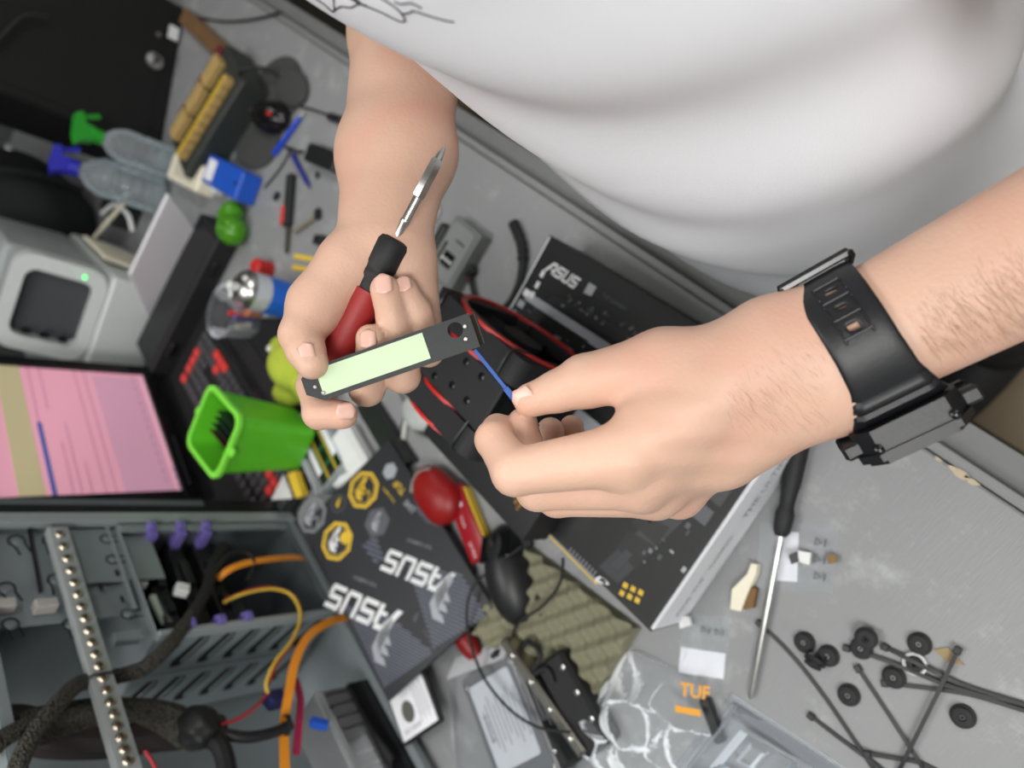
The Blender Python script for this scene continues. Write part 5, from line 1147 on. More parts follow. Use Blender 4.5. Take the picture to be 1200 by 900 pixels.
# ---- keyboard
k0, k1 = P(222, 395, .018), P(345, 600, .018); kv = (k0-k1); kyaw = math.atan2(kv[1], kv[0]); KL = .445; kc = P(268, 492, .012)
kc = (P(262, 430, .018)*.47+P(294, 558, .018)*.53); kx = np.array([math.cos(kyaw), math.sin(kyaw), 0]); ky = np.array([-math.sin(kyaw), math.cos(kyaw), 0])
kb = thing('keyboard', 'black keyboard with red arrow and letter keys, in front of the monitor', 'keyboard', kc*FZ-ky*.004+UP*.003, kyaw)
prismobj('desk_mat', M('black_mat', rgb(20, 20, 21), .8), 'thin black mat under the keyboard and monitor', 'mat', [(176, 446), (205, 395), (238, 330), (300, 395), (335, 470), (345, 600), (232, 600)], .0004, .0026)
MB().box((0, 0, .009), (KL, .150, .016), Matrix.Rotation(0, 3, 'X'), .004, 2).build('case', BLKM, kb, True); MB().box((.0, -.090, .007), (KL, .045, .012), None, .004, 2).build('palm_rest', BLKM, kb, True); MB().box((0, -.066, .0178), (KL-.01, .012, .002), None, .001).build('palm_edge', BLKG, kb)
kp = MB().box((0, 0, 0), (.0162, .0162, .008), None, .0025, 1).build('key', M('dark_keycap', rgb(62, 63, 66), .4), kb); kp.location = (-.205, .055, .021)
kr = None; REDK = M('red_keycap', rgb(206, 60, 56), .45)
arrow = {(15, 0), (16, 0), (17, 0), (16, 1)}; wasd = {(2, 2), (1, 3), (2, 3), (3, 3)}
rows = 6
for j in range(rows):
    for i in range(21):
        if (i, j) == (0, 0): continue
        if j == 5 and 3 < i < 9: continue
        x, y = -.205+.0203*i, .055-.0185*j-(.004 if j else 0)
        red = (j == 5 and i in (15, 16, 17)) or (j == 4 and i == 16) or (j == 2 and i == 2) or (j == 3 and i in (1, 2, 3)) or (i == 20 and j < 4)
        if j in (1, 3) and i in (15, 16, 17) and j == 3: continue
        if red:
            if kr is None: kr = MB().box((0, 0, 0), (.0162, .0162, .008), None, .0025, 1).build('key', REDK, kb); kr.location = (x, y, .021); continue
            o = bpy.data.objects.new('key', kr.data)
        else: o = bpy.data.objects.new('key', kp.data)
        COL.objects.link(o); o.parent = kb; o.location = (x, y, .021)
MB().box((-.205+.0203*6, .055-.0185*5-.004, .021), (.098, .0162, .008), None, .0025).build('space_bar', M('dark_keycap', rgb(62, 63, 66), .4), kb)
# ---- green bin with boards inside
bp_ = P(346, 514, .0285); GRN = M('green_plastic', rgb(92, 190, 40), .35, sss=.05); bin_ = thing('green_bin', 'bright green square plastic bin standing on the keyboard edge', 'bin', bp_, kyaw+.15)
h = .135; o1, o2 = rrect(.078, .074, .012, 6), rrect(.100, .094, .016, 6); i1, i2 = rrect(.074, .070, .011, 6), rrect(.095, .089, .015, 6); n = len(o1)
v = [(*p, z) for q, z in ((o1, .001), (o2, h), (i2, h), (i1, .005)) for p in q]; f = [tuple(range(n))[::-1], tuple(range(3*n, 4*n))]
for a in range(3): f += [(a*n+i, a*n+(i+1) % n, (a+1)*n+(i+1) % n, (a+1)*n+i) for i in range(n)]
MB().raw(v, f).build('body', GRN, bin_, True); MB().ring(rrect(.109, .103, .018, 6), i2, h-.004, h+.002).build('rim', M('light_green_rim', rgb(128, 222, 70), .35), bin_)
for s_ in (-1, 1): MB().box((s_*.058, 0, h-.002), (.010, .012, .006), None, .002).build('rim_tab', MATS['light_green_rim'], bin_)
PCB = M('dark_green_board', rgb(28, 48, 36), .45, var=.3, vs=200)
for k in range(4):
    t = thing('circuit_board', ('dark circuit board standing in the green bin against its left side', 'second dark circuit board standing in the green bin', 'dark circuit board in the middle of the green bin with pale chips', 'reddish brown circuit board standing at the back of the green bin')[k], 'circuit board', bin_.location, kyaw+.15, 'boards in the green bin')
    y = -.022+.013*k; MB().box((0, y, .066), (.060, .0016, .115), Matrix.Rotation(.05*(k-1.5), 3, 'X')).build('board', (PCB, PCB, BLKM, M('brown_board', rgb(66, 30, 28), .5))[k], t)
    for j in range(4): MB().box((-.02+.013*j, y-.0022, .10), (.009, .002, .014), Matrix.Rotation(.05*(k-1.5), 3, 'X')).build('chip', (MGREY, BLKG)[j % 2], t)
# ---- memory sticks in a clear tray, white plastic piece, yellow part
mt_ = thing('memory_tray', 'clear plastic tray holding memory modules, between the green bin and sticker sheet', 'tray', P(372, 532, 0), 0)
mq = [P(*c, .030) for c in ((338, 500), (372, 478), (404, 545), (372, 575))]; mc = sum(mq)/4; mdx = mq[3]-mq[0]; mdy = mq[1]-mq[0]; myw = math.atan2(mdx[1], mdx[0]); mlx, mly = float(np.linalg.norm(mdx)), float(np.linalg.norm(mdy))
mt_.location = Vector((float(mc[0]), float(mc[1]), 0)); mt_.rotation_euler = (0, 0, myw)
ro, ri = rrect(mlx, mly, .006, 4), rrect(mlx-.004, mly-.004, .005, 4)
MB().ring(ro, ri, .001, .034).build('tray_wall', BLISTER, mt_); MB().prism(ro, .0006, .002).build('tray_floor', BLISTER, mt_)
for k in range(3):
    t = thing('memory_module', ('green memory module with a white label at the outer side of the clear tray', 'green memory module in the middle of the clear tray', 'green memory module with a black spreader at the inner side of the clear tray')[k], 'memory module', mt_.location, myw, 'memory modules in the tray')
    y = (-.31+.31*k)*mly; R_ = Matrix.Rotation(.12, 3, 'X'); MB().box((0, y, .018+.002*k), (mlx*.88, mly*.30, .0014), R_).build('board', M('green_board', rgb(34, 84, 52), .4, var=.15, vs=150), t)
    for j in range(4): MB().box((mlx*(-.33+.22*j), y-mly*.02, .0198+.002*k), (mlx*.15, mly*.16, .0016), R_).build('chip', BLKG, t)
    if k != 1: MB().box((0, y-mly*.02, .0212+.002*k), (mlx*.5, mly*.15, .0004), R_).build('label', PAPER, t)
    MB().box((0, y+mly*.135, .0200+.002*k), (mlx*.86, .003, .0010), R_).build('contacts', YPR, t)
wq = thing('white_charger', 'rounded white plastic charger beside the memory tray', 'charger', P(415, 530, 0), 0); wmb = MB()
a, b = P(398, 505, .02), P(428, 560, .02); wpart(MB().bar((a+b)/2*FZ+UP*.016-(b-a)*.5*FZ, (a+b)/2*FZ+UP*.016+(b-a)*.5*FZ, .044, .030, UP, .008), 'shell', WHITEP, wq, True); a2 = P(393, 565, .012); wpart(MB().bar(a2*FZ+UP*.011, (b*.9+a*.1)*FZ+UP*.011, .020, .020, UP, .005), 'plug_end', WHITEP, wq, True)
prismobj('yellow_eraser', YELLOW, 'small yellow block between the keyboard and the sticker sheet', 'block', [(344, 556), (352, 552), (362, 580), (354, 584)], .0285, .040)
tri = thing('white_tag', 'small white triangular tag lying on the keyboard corner', 'tag', P(330, 576, .0), 0); wprism([(318, 586), (333, 556), (343, 584)], .0285, .0305, 'tag_body', WHITEP, tri)
prismobj('black_module', BLK, 'black narrow board lying beside the white charger', 'board', [(426, 478), (446, 470), (492, 540), (470, 552)], .0005, .016)
# ---- wires by the cooler
for (lb, pts) in (('thin grey wire lying between charger and cooler', [(478, 440), (482, 470), (470, 500), (466, 530), (480, 552)]), ('second thin grey wire crossing beside the cooler', [(462, 450), (478, 480), (482, 500), (500, 512)])):
    q = [P(*c, .003) for c in pts]; one(MB().tube(q, .0016, 8, 6), 'thin_wire', M('grey_wire', rgb(92, 94, 92), .5), lb, 'cable', q[0], smooth=True)
q = [P(*c, .004) for c in ((478, 478), (474, 505), (470, 528))]; one(MB().tube(q, [.0022, .0034, .0034], 8, 4), 'wire_plug', M('pale_wire_plug', rgb(190, 192, 186), .5), 'pale plug sleeve on the thin grey wire', 'plug', q[1], smooth=True)
o = blob(lambda X: elld(X, np.array([0, 0, .012]), ST, (.030, .022, .0115)), (-.05, -.05, -.005), (.05, .05, .03), .003, 'grey_adapter', M('pale_grey_shell', rgb(176, 180, 178), .5)); o.location = P(496, 485, 0); tag(o, 'small rounded pale grey adapter under the cooler', 'adapter')
# ---- test meter / remote and cable loop near the desk edge
rm_, lx, ly = slab('handheld_tester', 'grey handheld tester lying on the desk behind the right wrist', 'tester', [(492, 318), (528, 338), (562, 280), (540, 250)], .0005, .022, M('grey_tester_shell', rgb(112, 116, 114), .5))
MB().prism(rrect(lx*.8, ly*.86, .006, 4), .0222, .0235).build('face_plate', M('grey_face', rgb(128, 132, 130), .5), rm_); MB().box((0, -ly*.12, .0240), (lx*.36, ly*.22, .0016), None, .0004).build('dark_window', BLKG, rm_)
for k in range(3): MB().cyl((-.008+.008*k, -ly*.13, .0245), (-.008+.008*k, -ly*.13, .0262), .0024, None, 12).build('key', WHITEP, rm_)
MB().box((lx*.1, ly*.2, .0240), (lx*.30, .002, .0012)).build('slot', HOLE, rm_); MB().box((-lx*.3, -ly*.1, .0240), (.004, ly*.4, .0012)).build('slot', HOLE, rm_)
rm2 = thing('black_clip', 'black plastic clip lying against the handheld tester', 'clip', P(515, 275, 0), 0); a, b = P(506, 292, .012), P(522, 262, .012); wpart(MB().bar(a*FZ+UP*.009, b*FZ+UP*.009, .014, .016, UP, .004), 'clip_body', BLK, rm2, True)
cap = P(510, 250, 0); one(MB().lathe([(.010, .0005), (.013, .004), (.012, .012), (.006, .016)], cap), 'foot_pad', WHITEP, 'white round rubber foot beside the handheld tester', 'pad', cap, smooth=True)
cq = [P(*c, .007) for c in ((602, 262), (612, 290), (610, 325), (596, 355), (575, 365), (558, 352), (550, 322))]
cl_ = thing('looped_cable', 'ribbed black cable loop lying on the desk beside the printed box', 'cable', cq[0]*FZ, 0); wpart(MB().tube(cq, [.0062, .0062, .0050, .0036, .0030, .0030, .0032], 10, 8), 'sheath', RUB, cl_, True)
for k in range(13): 
    t = k/12*.24; pp = smooth_path(cq, 12); i = int(t*len(pp)); d = (pp[i+1]-pp[i]).normalized(); wpart(MB().lathe([(.0060, -.0012), (.0074, -.0008), (.0074, .0008), (.0060, .0012)], pp[i], d, 12), 'rib', RUB, cl_, True)
a = P(551, 318, .007); wpart(MB().box(a, (.013, .018, .012), Matrix.Rotation(.4, 3, 'Z'), .002), 'plug', BLK, cl_)
wl = [P(*c, .006) for c in ((549, 322), (540, 328), (530, 332))]
for k, mt2 in enumerate((RED, WHITEP, M('teal_wire', rgb(60, 120, 120), .5))): wpart(MB().tube([p+np.array([.0022*(k-1), .0022*(k-1), 0]) for p in wl], .0012, 6, 4), 'wire', mt2, cl_, True)
# ---- spray can, cup, plush, phone, red cap
cb = P(352, 356, 0); can = thing('spray_can', 'blue and silver spray can with a white nozzle, standing behind the thumb', 'spray can', cb, 0)
MB().lathe([(.029, .0005), (.0305, .003), (.0305, .100)], n=32).build('body', M('can_white_blue', rgb(200, 204, 212), .3, .2), can, True); MB().lathe([(.0307, .010), (.0307, .072)], n=32, cap=False).build('blue_band', M('can_blue', rgb(28, 96, 196), .3), can, True)
MB().lathe([(.0315, .099), (.0315, .103), (.0280, .109), (.019, .117), (.0145, .118), (.0145, .115), (.006, .116)], n=32).build('dome', STEEL, can, True); MB().lathe([(.0065, .116), (.0068, .130), (.005, .131)], n=16).build('nozzle', WHITEP, can, True); MB().cyl((-.004, 0, .125), (-.018, -.004, .125), .0028, None, 10).build('spout', WHITEP, can, True)
cu = P(302, 374, 0); cup = thing('clear_cup', 'clear plastic cup holding orange and blue odds and ends', 'cup', cu, 0)
pr = [(.036, .0008), (.044, .066), (.0470, .068), (.0470, .070), (.0430, .069), (.0350, .003)]; MB().lathe(pr, n=36, cap=False).build('wall', BLISTER, cup, True); MB().prism(circ(.0355, 30), .0006, .003).build('floor', BLISTER, cup)
for k, (dx, dy, hgt, mt2, lb) in enumerate(((.010, -.006, .045, M('orange_cap', rgb(236, 130, 70), .45), 'round orange knob inside the clear cup'), (-.004, -.012, .052, M('navy', rgb(36, 40, 120), .45), 'dark blue stick inside the clear cup'), (.0, .014, .040, RED, 'small red piece inside the clear cup'), (-.014, .004, .030, CREAM, 'cream coloured piece inside the clear cup'))):
    p = cu+np.array([dx, dy, .0035]); mb = MB(); 
    if k == 0: mb.lathe([(.004, 0), (.011, .003), (.011, hgt*.5), (.004, hgt*.6)], p)
    else: mb.bar(p, p+np.array([dx*.6, dy*.6, hgt]), .009, .009, (1, 0, 0), .001)
    one(mb, ('knob', 'plastic_stick', 'plastic_piece', 'plastic_piece')[k], mt2, lb, 'part', p, 'odds and ends in the cup', smooth=(k == 0))
PLU = M('yellow_green_plush', rgb(172, 186, 62), .95, var=.2, vs=180, bump=.9, bs=350); pc_ = P(372, 434, 0)
pl_ = thing('plush_toy', 'yellow green plush toy with black details, behind the held plate', 'plush toy', pc_, YAW)
def plush(X):
    X = X/1.3
    d = elld(X, np.array([0, 0, .032]), I3, (.034, .030, .032)); d = smin(d, elld(X, np.array([-.042, .004, .024]), I3, (.024, .022, .023)), .008)
    d = smin(d, elld(X, np.array([.052, .006, .020]), I3, (.018, .017, .018)), .008); d = smin(d, elld(X, np.array([-.004, .036, .026]), I3, (.017, .016, .019)), .006)
    return 1.3*(d+.0009*np.sin(X[:, 0]*900)*np.sin(X[:, 1]*870)*np.sin(X[:, 2]*910))
blob(plush, (-.10, -.055, -.01), (.105, .08, .095), .0028, 'plush_body', PLU, pl_)
MB().lathe([(.0001, -.006), (.007, -.004), (.008, .001), (.004, .006), (.0001, .007)], (-.044, -.016, .057), (0, -.5, 1)).build('black_eye', BLK, pl_, True); MB().lathe([(.0001, -.005), (.005, -.003), (.005, .002), (.0001, .004)], (.070, .013, .049)).build('white_eye', WHITEP, pl_, True)
ph_, lx, ly = slab('black_phone', 'flat black phone lying beside the plush toy', 'phone', [(287, 425), (296, 372), (330, 372), (320, 440)], .0005, .012, BLKG, .003)
MB().box((0, 0, .0122), (lx*.9, ly*.88, .0006)).build('glass', BLK, ph_)
rc = P(299, 312, .03); one(MB().lathe([(.014, .0005), (.015, .004), (.015, .030), (.012, .033)], rc*FZ), 'red_pot', RED, 'small red plastic pot standing behind the spray can', 'pot', rc*FZ, smooth=True)
yb = thing('yellow_clips', 'pair of yellow strips lying beside the right wrist', 'strips', P(355, 303, 0), 0)
for (a_, b_) in (((345, 300), (368, 304)), ((343, 313), (362, 316))): wpart(MB().bar(P(*a_, .002), P(*b_, .002), .008, .004, UP, .001), 'strip', YELLOW, yb)
sd = [P(*c, .004) for c in ((300, 440), (318, 452), (335, 470))]; one(MB().tube(sd, .003, 8, 5), 'red_wire', M('orange_red_wire', rgb(190, 70, 50), .5), 'short orange red wire lying along the keyboard edge', 'cable', sd[0], smooth=True)
# ---- printer
pb0, pb1 = P(168, 438, 0), P(192, 372, 0); pb1 = pb0+(pb1-pb0)*1.45; px_ = pb1-pb0; pyaw = math.atan2(px_[1], px_[0]); PWd = float(np.linalg.norm(px_)); pr_ = thing('printer', 'white printer with a dark front recess and a green lamp, behind the monitor', 'printer', (pb0+pb1)/2, pyaw)
PRW = M('printer_white', rgb(196, 201, 200), .45); PRG = M('printer_dark_grey', rgb(62, 65, 68), .5); PG2 = M('printer_mid_grey', rgb(150, 155, 156), .5)
h = PWd/2; prh = .115; dpt = .30
MB().box((0, dpt/2, prh/2+.0005), (PWd, dpt, prh), None, .012, 3).build('body', PRW, pr_, True)
arch = rrect(PWd*1.0, .16, .035, 6); inn = rrect(PWd*.70, .112, .020, 6)
fr = MB().ring(arch, inn, -.035, .0, (0, .025, prh+.080), (1, 0, 0), (0, .22, .975)).build('front_frame', PRW, pr_); MB().prism(inn, -.030, -.022, (0, .025, prh+.080), (1, 0, 0), (0, .22, .975)).build('recess_panel', PRG, pr_)
MB().box((0, dpt*.62, prh+.085), (PWd*.96, dpt*.70, .165), None, .02, 3).build('scanner_housing', PG2, pr_, True)
for k in range(3): MB().box((-h*.55, .010+.0068*k, prh+.050+.03*k), (.010, .010, .016), None, .001).build('button', BLKG, pr_)
MB().lathe([(.004, 0), (.004, .002), (.001, .003)], (h*.85, .004, prh+.050), (0, -1, 0), 12).build('lamp', M('green_lamp', rgb(90, 240, 130), .4, emit=2.), pr_, True)
MB().box((h+.035, .05, .012), (.066, .16, .020), None, .004).build('paper_tray', BLKM, pr_); MB().box((h+.010, .14, .06), (.008, .14, .12), Matrix.Rotation(.12, 3, 'Y'), .003).build('tray_support', CREAM, pr_)
pq = [P(150, 320, .125), None, P(229, 272, .035), P(173, 372, .035)]; pnn = np.cross(pq[2]-pq[3], pq[0]-pq[3]); pq[1] = onplane(195, 226, pq[3], pnn); pc2 = sum(pq)/4
ps = thing('paper_stack', 'stack of white paper standing slanted in the printer tray', 'paper', pc2*FZ, 0)
n_ = np.cross(pq[1]-pq[0], pq[3]-pq[0]); n_ /= np.linalg.norm(n_); n_ = n_ if n_[2] < 0 else -n_
for k in range(5): wpart(MB().raw([p+n_*(.0016*k+d_) for d_ in (0, .0012) for p in pq], [(0, 1, 2, 3), (7, 6, 5, 4), (0, 4, 5, 1), (1, 5, 6, 2), (2, 6, 7, 3), (3, 7, 4, 0)]), 'sheet', PAPER, ps)
# ---- low black shelf under the printer's near side and things on it
a, b = P(190, 420, .0), P(268, 268, .0)
shf = thing('equipment_case', 'long low black equipment case between the printer and the keyboard', 'case', (a+b)/2*FZ, math.atan2((b-a)[1], (b-a)[0])); L_ = float(np.linalg.norm((b-a)[:2]))
MB().box((0, -.012, .0225), (L_, .100, .044), None, .004).build('case_body', BLKM, shf); MB().box((L_*.36, .039, .038), (.05, .002, .006)).build('red_strip', RED, shf); MB().box((0, -.012, .0455), (L_*.96, .085, .002), None, .0008).build('lid', BLK, shf)
for sx_ in (-.3, .3): MB().box((L_*sx_, -.064, .025), (.03, .006, .014), None, .002).build('latch', BLKG, shf)
# ---- trigger bottles
def bottle(name, label, base, top, r, trig, water, lean):
    t = thing(name, label, 'spray bottle', base, 0); ax = (top-base); L_ = float(np.linalg.norm(ax)); m_ = frame(base, ax, (.3, -.9, .2)); t.matrix_basis = m_
    MB().lathe([(r*.9, .001), (r, .006), (r, L_*.40), (r*.96, L_*.42), (r, L_*.44), (r, L_*.58), (r*.75, L_*.68), (r*.36, L_*.75), (r*.34, L_*.80)], ax=(1, 0, 0), n=28).build('bottle', water, t, True)
    for k in range(4): MB().lathe([(r*1.005, L_*(.14+.10*k)), (r*1.03, L_*(.15+.10*k)), (r*1.005, L_*(.16+.10*k))], ax=(1, 0, 0), n=28, cap=False).build('ridge', water, t, True)
    hd = MB().lathe([(r*.42, L_*.77), (r*.42, L_*.86), (r*.30, L_*.87)], ax=(1, 0, 0), n=20).build('collar', trig, t, True)
    MB().prism([(L_*.85, -.012), (L_*.85, .016), (L_*.92, .020), (L_*.99, .030), (L_*1.02, .012), (L_*1.02, -.030), (L_*.96, -.036), (L_*.93, -.014)], -.011, .011).build('trigger_head', trig, t)
    MB().bar((L_*.95, -.028, 0), (L_*.80, -.044, 0), .010, .006, (0, 0, 1), .002).build('trigger', trig, t); return t
WAT = clear_film('bottle_plastic', (.78, .86, .88), .16, .08, .3, 40)
GRT = M('green_trigger', rgb(40, 150, 44), .4); BLT = M('blue_trigger', rgb(40, 40, 170), .4)
b0 = P(212, 196, 0); bottle('trigger_bottle', 'clear spray bottle with a green trigger head, at the back of the desk', b0, b0+np.array([.0, .01, .205]), .034, GRT, WAT, 0)
b0 = P(192, 232, 0); bottle('trigger_bottle', 'clear ribbed spray bottle with a blue trigger head, tilted', b0, b0+np.array([.01, .07, .20]), .040, BLT, WAT, 0)
# ---- terminal unit with tan connector rows
tu0, tu1 = P(292, 100, .03), P(232, 196, .03); td = tu1-tu0; tyaw = math.atan2(td[1], td[0]); L_ = float(np.linalg.norm(td[:2]))
tu = thing('terminal_unit', 'dark electronic unit with two tan rows of connectors, at the back of the desk', 'electronics', (tu0+tu1)/2*FZ, tyaw)
TAN = M('tan_connector', rgb(176, 148, 92), .5, var=.15); MB().box((0, -.035, .030), (L_+.03, .130, .058), None, .004).build('case', M('dark_green_grey_case', rgb(46, 50, 48), .55), tu)
for r_i, (yy, zz) in enumerate(((-.004, .066), (-.070, .066))):
    for k in range(9 if r_i == 0 else 3):
        w = L_*.96/(9 if r_i == 0 else 3); MB().box((-L_*.48+w*(k+.5), yy, zz), (w*.92, .018 if r_i == 0 else .030, .016), None, .0015).build('connector', TAN, tu)
        if r_i == 0: MB().box((-L_*.48+w*(k+.5), yy, zz+.0085), (w*.4, .006, .002)).build('socket', HOLE, tu)
for k in range(6): MB().box((-L_*.45+L_*.17*k, -.098, .062), (.030, .016, .010), None, .002).build('relay', (M('maroon_part', rgb(96, 30, 34), .5), MGREY)[k % 2], tu)
for k in range(3): MB().bar((-L_*.46, .006-.004*k-.004, .0765), (L_*.46, .006-.004*k-.004, .0765), .0012, .0012).build('rib', YELLOW, tu)
MB().tube([(-L_*.5, .0, .05), (-L_*.62, .01, .06), (-L_*.75, .02, .03), (-L_*.8, .06, .006)], .004, 8, 6).build('lead', CBK, tu, True)
# ---- mouse pad with mouse
mp_ = thing('mouse_pad', 'dark grey rounded mouse pad with a wrist rest', 'mouse pad', P(310, 130, 0), 0); MPM = M('dark_grey_cloth', rgb(62, 63, 62), .9, bump=.2)
pts = [(276, 188), (279, 150), (292, 112), (312, 78), (333, 66), (348, 72), (354, 95), (348, 125), (336, 140), (328, 160), (318, 188), (298, 198)]
q = [P(*c, .003) for c in pts]; q = [np.array(p) for p in smooth_path(q+[q[0]], 4)[:-1]]; wpart(MB().prism([(p[0], p[1]) for p in q], .0005, .004), 'cloth', MPM, mp_, False)
wr_ = P(338, 100, .012); m0 = surface(lambda X: elld(X, wr_*FZ+UP*.006, ST, (.062, .034, .011)), wr_*FZ-np.array([.09, .09, .02]), wr_*FZ+np.array([.09, .09, .035]), .004); m0[0][:] -= np.array([float(c) for c in mp_.location]); np_object('wrist_rest', [m0], MPM, mp_)
mo = P(313, 135, .02); m2_ = thing('optical_mouse', 'black mouse with a red mark resting on the mouse pad', 'mouse', mo*FZ+UP*.0045, YAW+.25)
blob(lambda X: np.maximum(elld(X, np.array([0, 0, .002]), I3, (.058, .031, .034)), -X[:, 2]+.0005), (-.07, -.04, -.003), (.07, .04, .045), .003, 'shell', BLKG, m2_); MB().box((-.034, 0, .031), (.014, .007, .006), None, .002).build('red_mark', RED, m2_); MB().cyl((.030, -.003, .028), (.030, .003, .028), .007, None, 14).build('wheel', RUB, m2_, True)
# ---- pens, charger, cutter, leads on the desk
def pen(label, a_, b_, mat, tip=STEEL):
    a, b = P(*a_, .005), P(*b_, .005); t = thing('pen', label, 'pen', mat=frame(a*FZ+UP*.0052, (b-a)*FZ, UP)); L_ = float(np.linalg.norm((b-a)[:2]))
    MB().lathe([(.003, 0), (.0048, .004), (.0048, L_*.8), (.0034, L_*.88)], ax=(1, 0, 0), n=14).build('barrel', mat, t, True); MB().lathe([(.0034, L_*.88), (.0010, L_)], ax=(1, 0, 0), n=12).build('tip', tip, t, True); MB().bar((.002, 0, .0055), (L_*.3, 0, .0058), .0022, .001).build('pocket_clip', mat, t)
INK = M('royal_blue_plastic', rgb(36, 70, 190), .3); NAVY = M('dark_blue_barrel', rgb(44, 50, 130), .4)
pen('bright blue pen lying beside the mouse pad', (321, 182), (357, 130), INK); pen('dark blue pen lying below the black charger', (343, 181), (363, 220), NAVY, NAVY)
ch, lx, ly = slab('black_charger', 'black charger block with a silver end, next to the forearm', 'charger', [(354, 187), (361, 167), (396, 180), (388, 201)], .0005, .022, BLK, .003)
MB().box((lx/2+.001, 0, .0115), (.003, ly*.9, .018), None, .001).build('end_cap', STEEL, ch); q = [P(*c, .006) for c in ((354, 178), (343, 176), (334, 172))]; wpart(MB().tube(q, .0028, 8, 4), 'lead', CBK, ch, True)
q = [P(*c, .003) for c in ((348, 124), (365, 128), (382, 134))]; ud = thing('usb_lead', 'thin black lead with a plug reaching the right forearm', 'cable', q[0], 0); wpart(MB().tube(q, .002, 8, 5), 'lead', CBK, ud, True); a, b = P(385, 136, .005), P(400, 141, .005); wpart(MB().bar(a, b, .013, .007, UP, .0015), 'plug', BLK, ud)
q = [P(*c, .003) for c in ((342, 172), (330, 195), (310, 220))]; one(MB().tube(q, .0018, 8, 5), 'thin_lead', CBK, 'thin dark lead lying beside the blue box', 'cable', q[0], smooth=True)
a, b = P(341, 205, .008), P(334, 296, .008); ct = thing('utility_cutter', 'black and red utility cutter lying on the desk', 'cutter', mat=frame(a*FZ+UP*.0075, (b-a)*FZ, UP)); L_ = float(np.linalg.norm((b-a)[:2]))
MB().box((L_*.33, 0, 0), (L_*.68, .017, .013), None, .003).build('handle', BLKM, ct); MB().box((L_*.52, -.008, .002), (L_*.26, .012, .013), None, .003).build('red_slider', RED, ct); MB().box((L_*.80, 0, -.002), (L_*.40, .010, .002)).build('blade', M('tarnished_steel', rgb(120, 116, 100), .4, .8), ct)
a, b = P(345, 272, .005), P(370, 254, .005); one(MB().bar(a, b, .008, .006, UP, .002), 'wooden_stick', M('grey_wood', rgb(118, 112, 92), .7), 'short greyish stick lying across the cutter', 'stick', (a+b)/2)
for k, (px, py, sz, lb) in enumerate(((373, 251, .012, 'small black plug piece beside the forearm'), (376, 282, .016, 'black cube-like plug touching the right hand'), (324, 230, .010, 'small black bit left of the cutter'), (371, 205, .007, 'tiny black bit below the dark blue pen'))):
    p = P(px, py, .004); one(MB().box(p*FZ+UP*(sz*.35+.0005), (sz*1.5, sz, sz*.7), Matrix.Rotation(.5+k, 3, 'Z'), .001), 'plug_piece', BLK, lb, 'part', p*FZ)
# ---- blue box, white adapter, green clear lump
a, b = P(252, 200, .02), P(292, 222, .02); bb = thing('blue_box', 'small bright blue box with a white end label', 'box', (a+b)/2*FZ, math.atan2((b-a)[1], (b-a)[0])); L_ = float(np.linalg.norm((b-a)[:2]))
MB().box((0, 0, .0205), (L_, .055, .040), None, .003).build('carton', BLUE, bb); MB().box((-L_*.32, 0, .0412), (L_*.22, .040, .0010)).build('label', PAPER, bb); MB().lathe([(.004, 0), (.004, .001), (.001, .0012)], (L_*.4, 0, .0405), n=12).build('hole', HOLE, bb)
a, b = P(205, 195, .03), P(240, 212, .03); wa_ = thing('white_adapter', 'off-white power adapter beside the blue box', 'adapter', (a+b)/2*FZ, math.atan2((b-a)[1], (b-a)[0])); L_ = float(np.linalg.norm((b-a)[:2]))
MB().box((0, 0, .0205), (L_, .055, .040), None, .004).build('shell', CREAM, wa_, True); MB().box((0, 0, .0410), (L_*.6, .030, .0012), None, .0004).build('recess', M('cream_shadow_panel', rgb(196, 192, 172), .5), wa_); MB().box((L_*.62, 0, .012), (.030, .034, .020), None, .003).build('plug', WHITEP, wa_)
gc = P(268, 262, .03); GCL = M('green_translucent', rgb(88, 168, 30), .2, trans=.4); gl_ = thing('green_holder', 'translucent green plastic tape holder', 'holder', gc*FZ, YAW)
blob(lambda X: np.maximum(smin(elld(X, np.array([-.012, .006, .026]), I3, (.034, .028, .026)), elld(X, np.array([.020, -.008, .022]), I3, (.028, .030, .022)), .006), -elld(X, np.array([-.015, .008, .052]), I3, (.016, .012, .02))), (-.06, -.05, -.005), (.06, .05, .06), .003, 'shell', GCL, gl_)
MB().cyl((.02, -.03, .02), (.02, .02, .02), .010, None, 18).build('spool', M('dark_green_core', rgb(40, 92, 24), .4), gl_)
# ---- dark clutter at the back: black tower, backpack, added dark tray
bt0, bt1 = P(232, 120, 0), P(175, 0, 0)
btw = thing('black_tower', 'large black computer case standing in the dark at the back of the desk', 'computer', W(1.778, .266, 0)-(E1*.862+E2*.507)*.03, YAW-math.radians(59.5))
MB().box((0, .15, .235), (.34, .24, .465), None, .006).build('case', M('black_steel_case', rgb(9, 9, 10), .7), btw); MB().box((0, .029, .235), (.30, .003, .40)).build('side_panel', MATS['black_steel_case'], btw)
MB().lathe([(.018, 0), (.018, .006), (.008, .010), (.006, .022), (.003, .030)], (.02, .028, .05), (0, -1, 0), 18).build('knob', STEEL, btw, True); MB().lathe([(.006, 0), (.005, .004), (.001, .005)], (.08, .028, .05), (0, -1, 0), 14).build('thumb_screw', STEEL, btw, True)
MB().box((.10, .027, .020), (.030, .002, .022)).build('label', WHT, btw); MB().tube([(-.15, .02, .36), (-.08, .012, .33), (-.02, .01, .30), (.0, .01, .26)], .003, 8, 6).build('strap', RUB, btw, True)
BAGM = M('dark_canvas', rgb(30, 33, 33), .9, bump=.3, bs=250)
bgp = W(1.93, .75, 0); bg = thing('dark_bag', 'dark canvas bag with a small white tag, standing against the wall', 'bag', bgp, YAW)
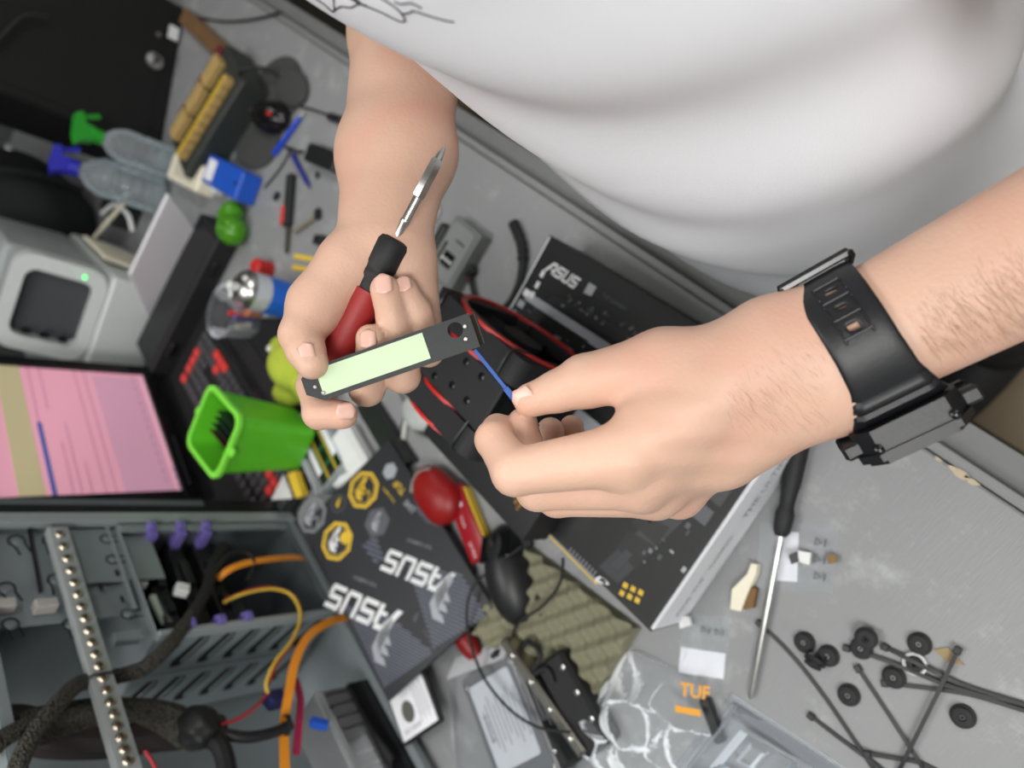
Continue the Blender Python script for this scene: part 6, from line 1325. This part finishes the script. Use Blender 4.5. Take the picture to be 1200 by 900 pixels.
blob(lambda X: smin(np.maximum(elld(X, np.array([0, 0, .20]), I3, (.20, .13, .26)), -X[:, 2]+.001), elld(X, np.array([.0, -.09, .16]), I3, (.14, .06, .12)), .03)+.004*np.sin(X[:, 0]*40)*np.sin(X[:, 2]*30), (-.25, -.2, -.02), (.25, .18, .50), .010, 'bag_body', BAGM, bg)
MB().box((.03, -.158, .20), (.034, .004, .012), Matrix.Rotation(.2, 3, 'Y')).build('tag', WHT, bg); MB().tube([(-.10, -.10, .36), (-.12, -.14, .28), (-.10, -.16, .15), (-.06, -.14, .06)], .006, 8, 6).build('strap', RUB, bg, True)
q = [W(1.45, .80, .35), W(1.44, .76, .27), W(1.43, .74, .20)]
ctb = thing('shade_tray', 'low black tray added for the unlit desk under the loose cables behind the printer', 'tray', W(1.705, .525, 0), YAW)  # black body added to darken the unlit desk behind the bottles
MB().box((0, 0, .025), (.10, .15, .048), None, .004).build('tray_body', BLKM, ctb)
for s_ in (-1, 1): MB().box((s_*.046, 0, .051), (.006, .148, .004), None, .001).build('tray_lip', BLK, ctb)
# cables in the dark behind the printer
for k, (pts, mt2, lb) in enumerate((([(120, 250), (135, 240), (150, 252), (155, 270)], WHITEP, 'white cable curl behind the printer paper'), ([(105, 285), (122, 265), (135, 250), (148, 235)], CREAM, 'cream cable behind the printer'), ([(130, 225), (142, 232), (150, 228)], WHITEP, 'short white cable end below the blue trigger bottle'))):
    q = [P(*c, .058) for c in pts]; one(MB().tube(q, .005, 8, 6), 'loose_cable', mt2, lb, 'cable', q[0], smooth=True)
# far end of the desk: wooden board, chair post and pale box
wb0, wb1 = P(222, 22, .0), P(276, 72, .0); one(MB().bar(wb0*FZ+UP*.010, wb1*FZ+UP*.010, .035, .018, UP, .002), 'wooden_board', WOOD, 'brown wooden strip lying along the far part of the desk', 'board', (wb0+wb1)/2*FZ)
q = [P(*c, .004) for c in ((190, 8), (225, 18), (262, 25), (300, 22), (330, 14))]; one(MB().tube(q, .0025, 8, 6), 'far_cable', CBK, 'thin dark cable sagging across the far part of the desk', 'cable', q[0], smooth=True)
fb = thing('wooden_stool', 'brown wooden stool beyond the desk edge', 'stool', W(1.75, -.22, -.75), YAW)
MB().box((0, 0, .735), (.34, .30, .03), None, .006).build('seat', WOOD, fb)
for sx_ in (-.14, .14):
    for sy_ in (-.12, .12): MB().box((sx_, sy_, .36), (.035, .035, .718), None, .003).build('leg', WOOD, fb)
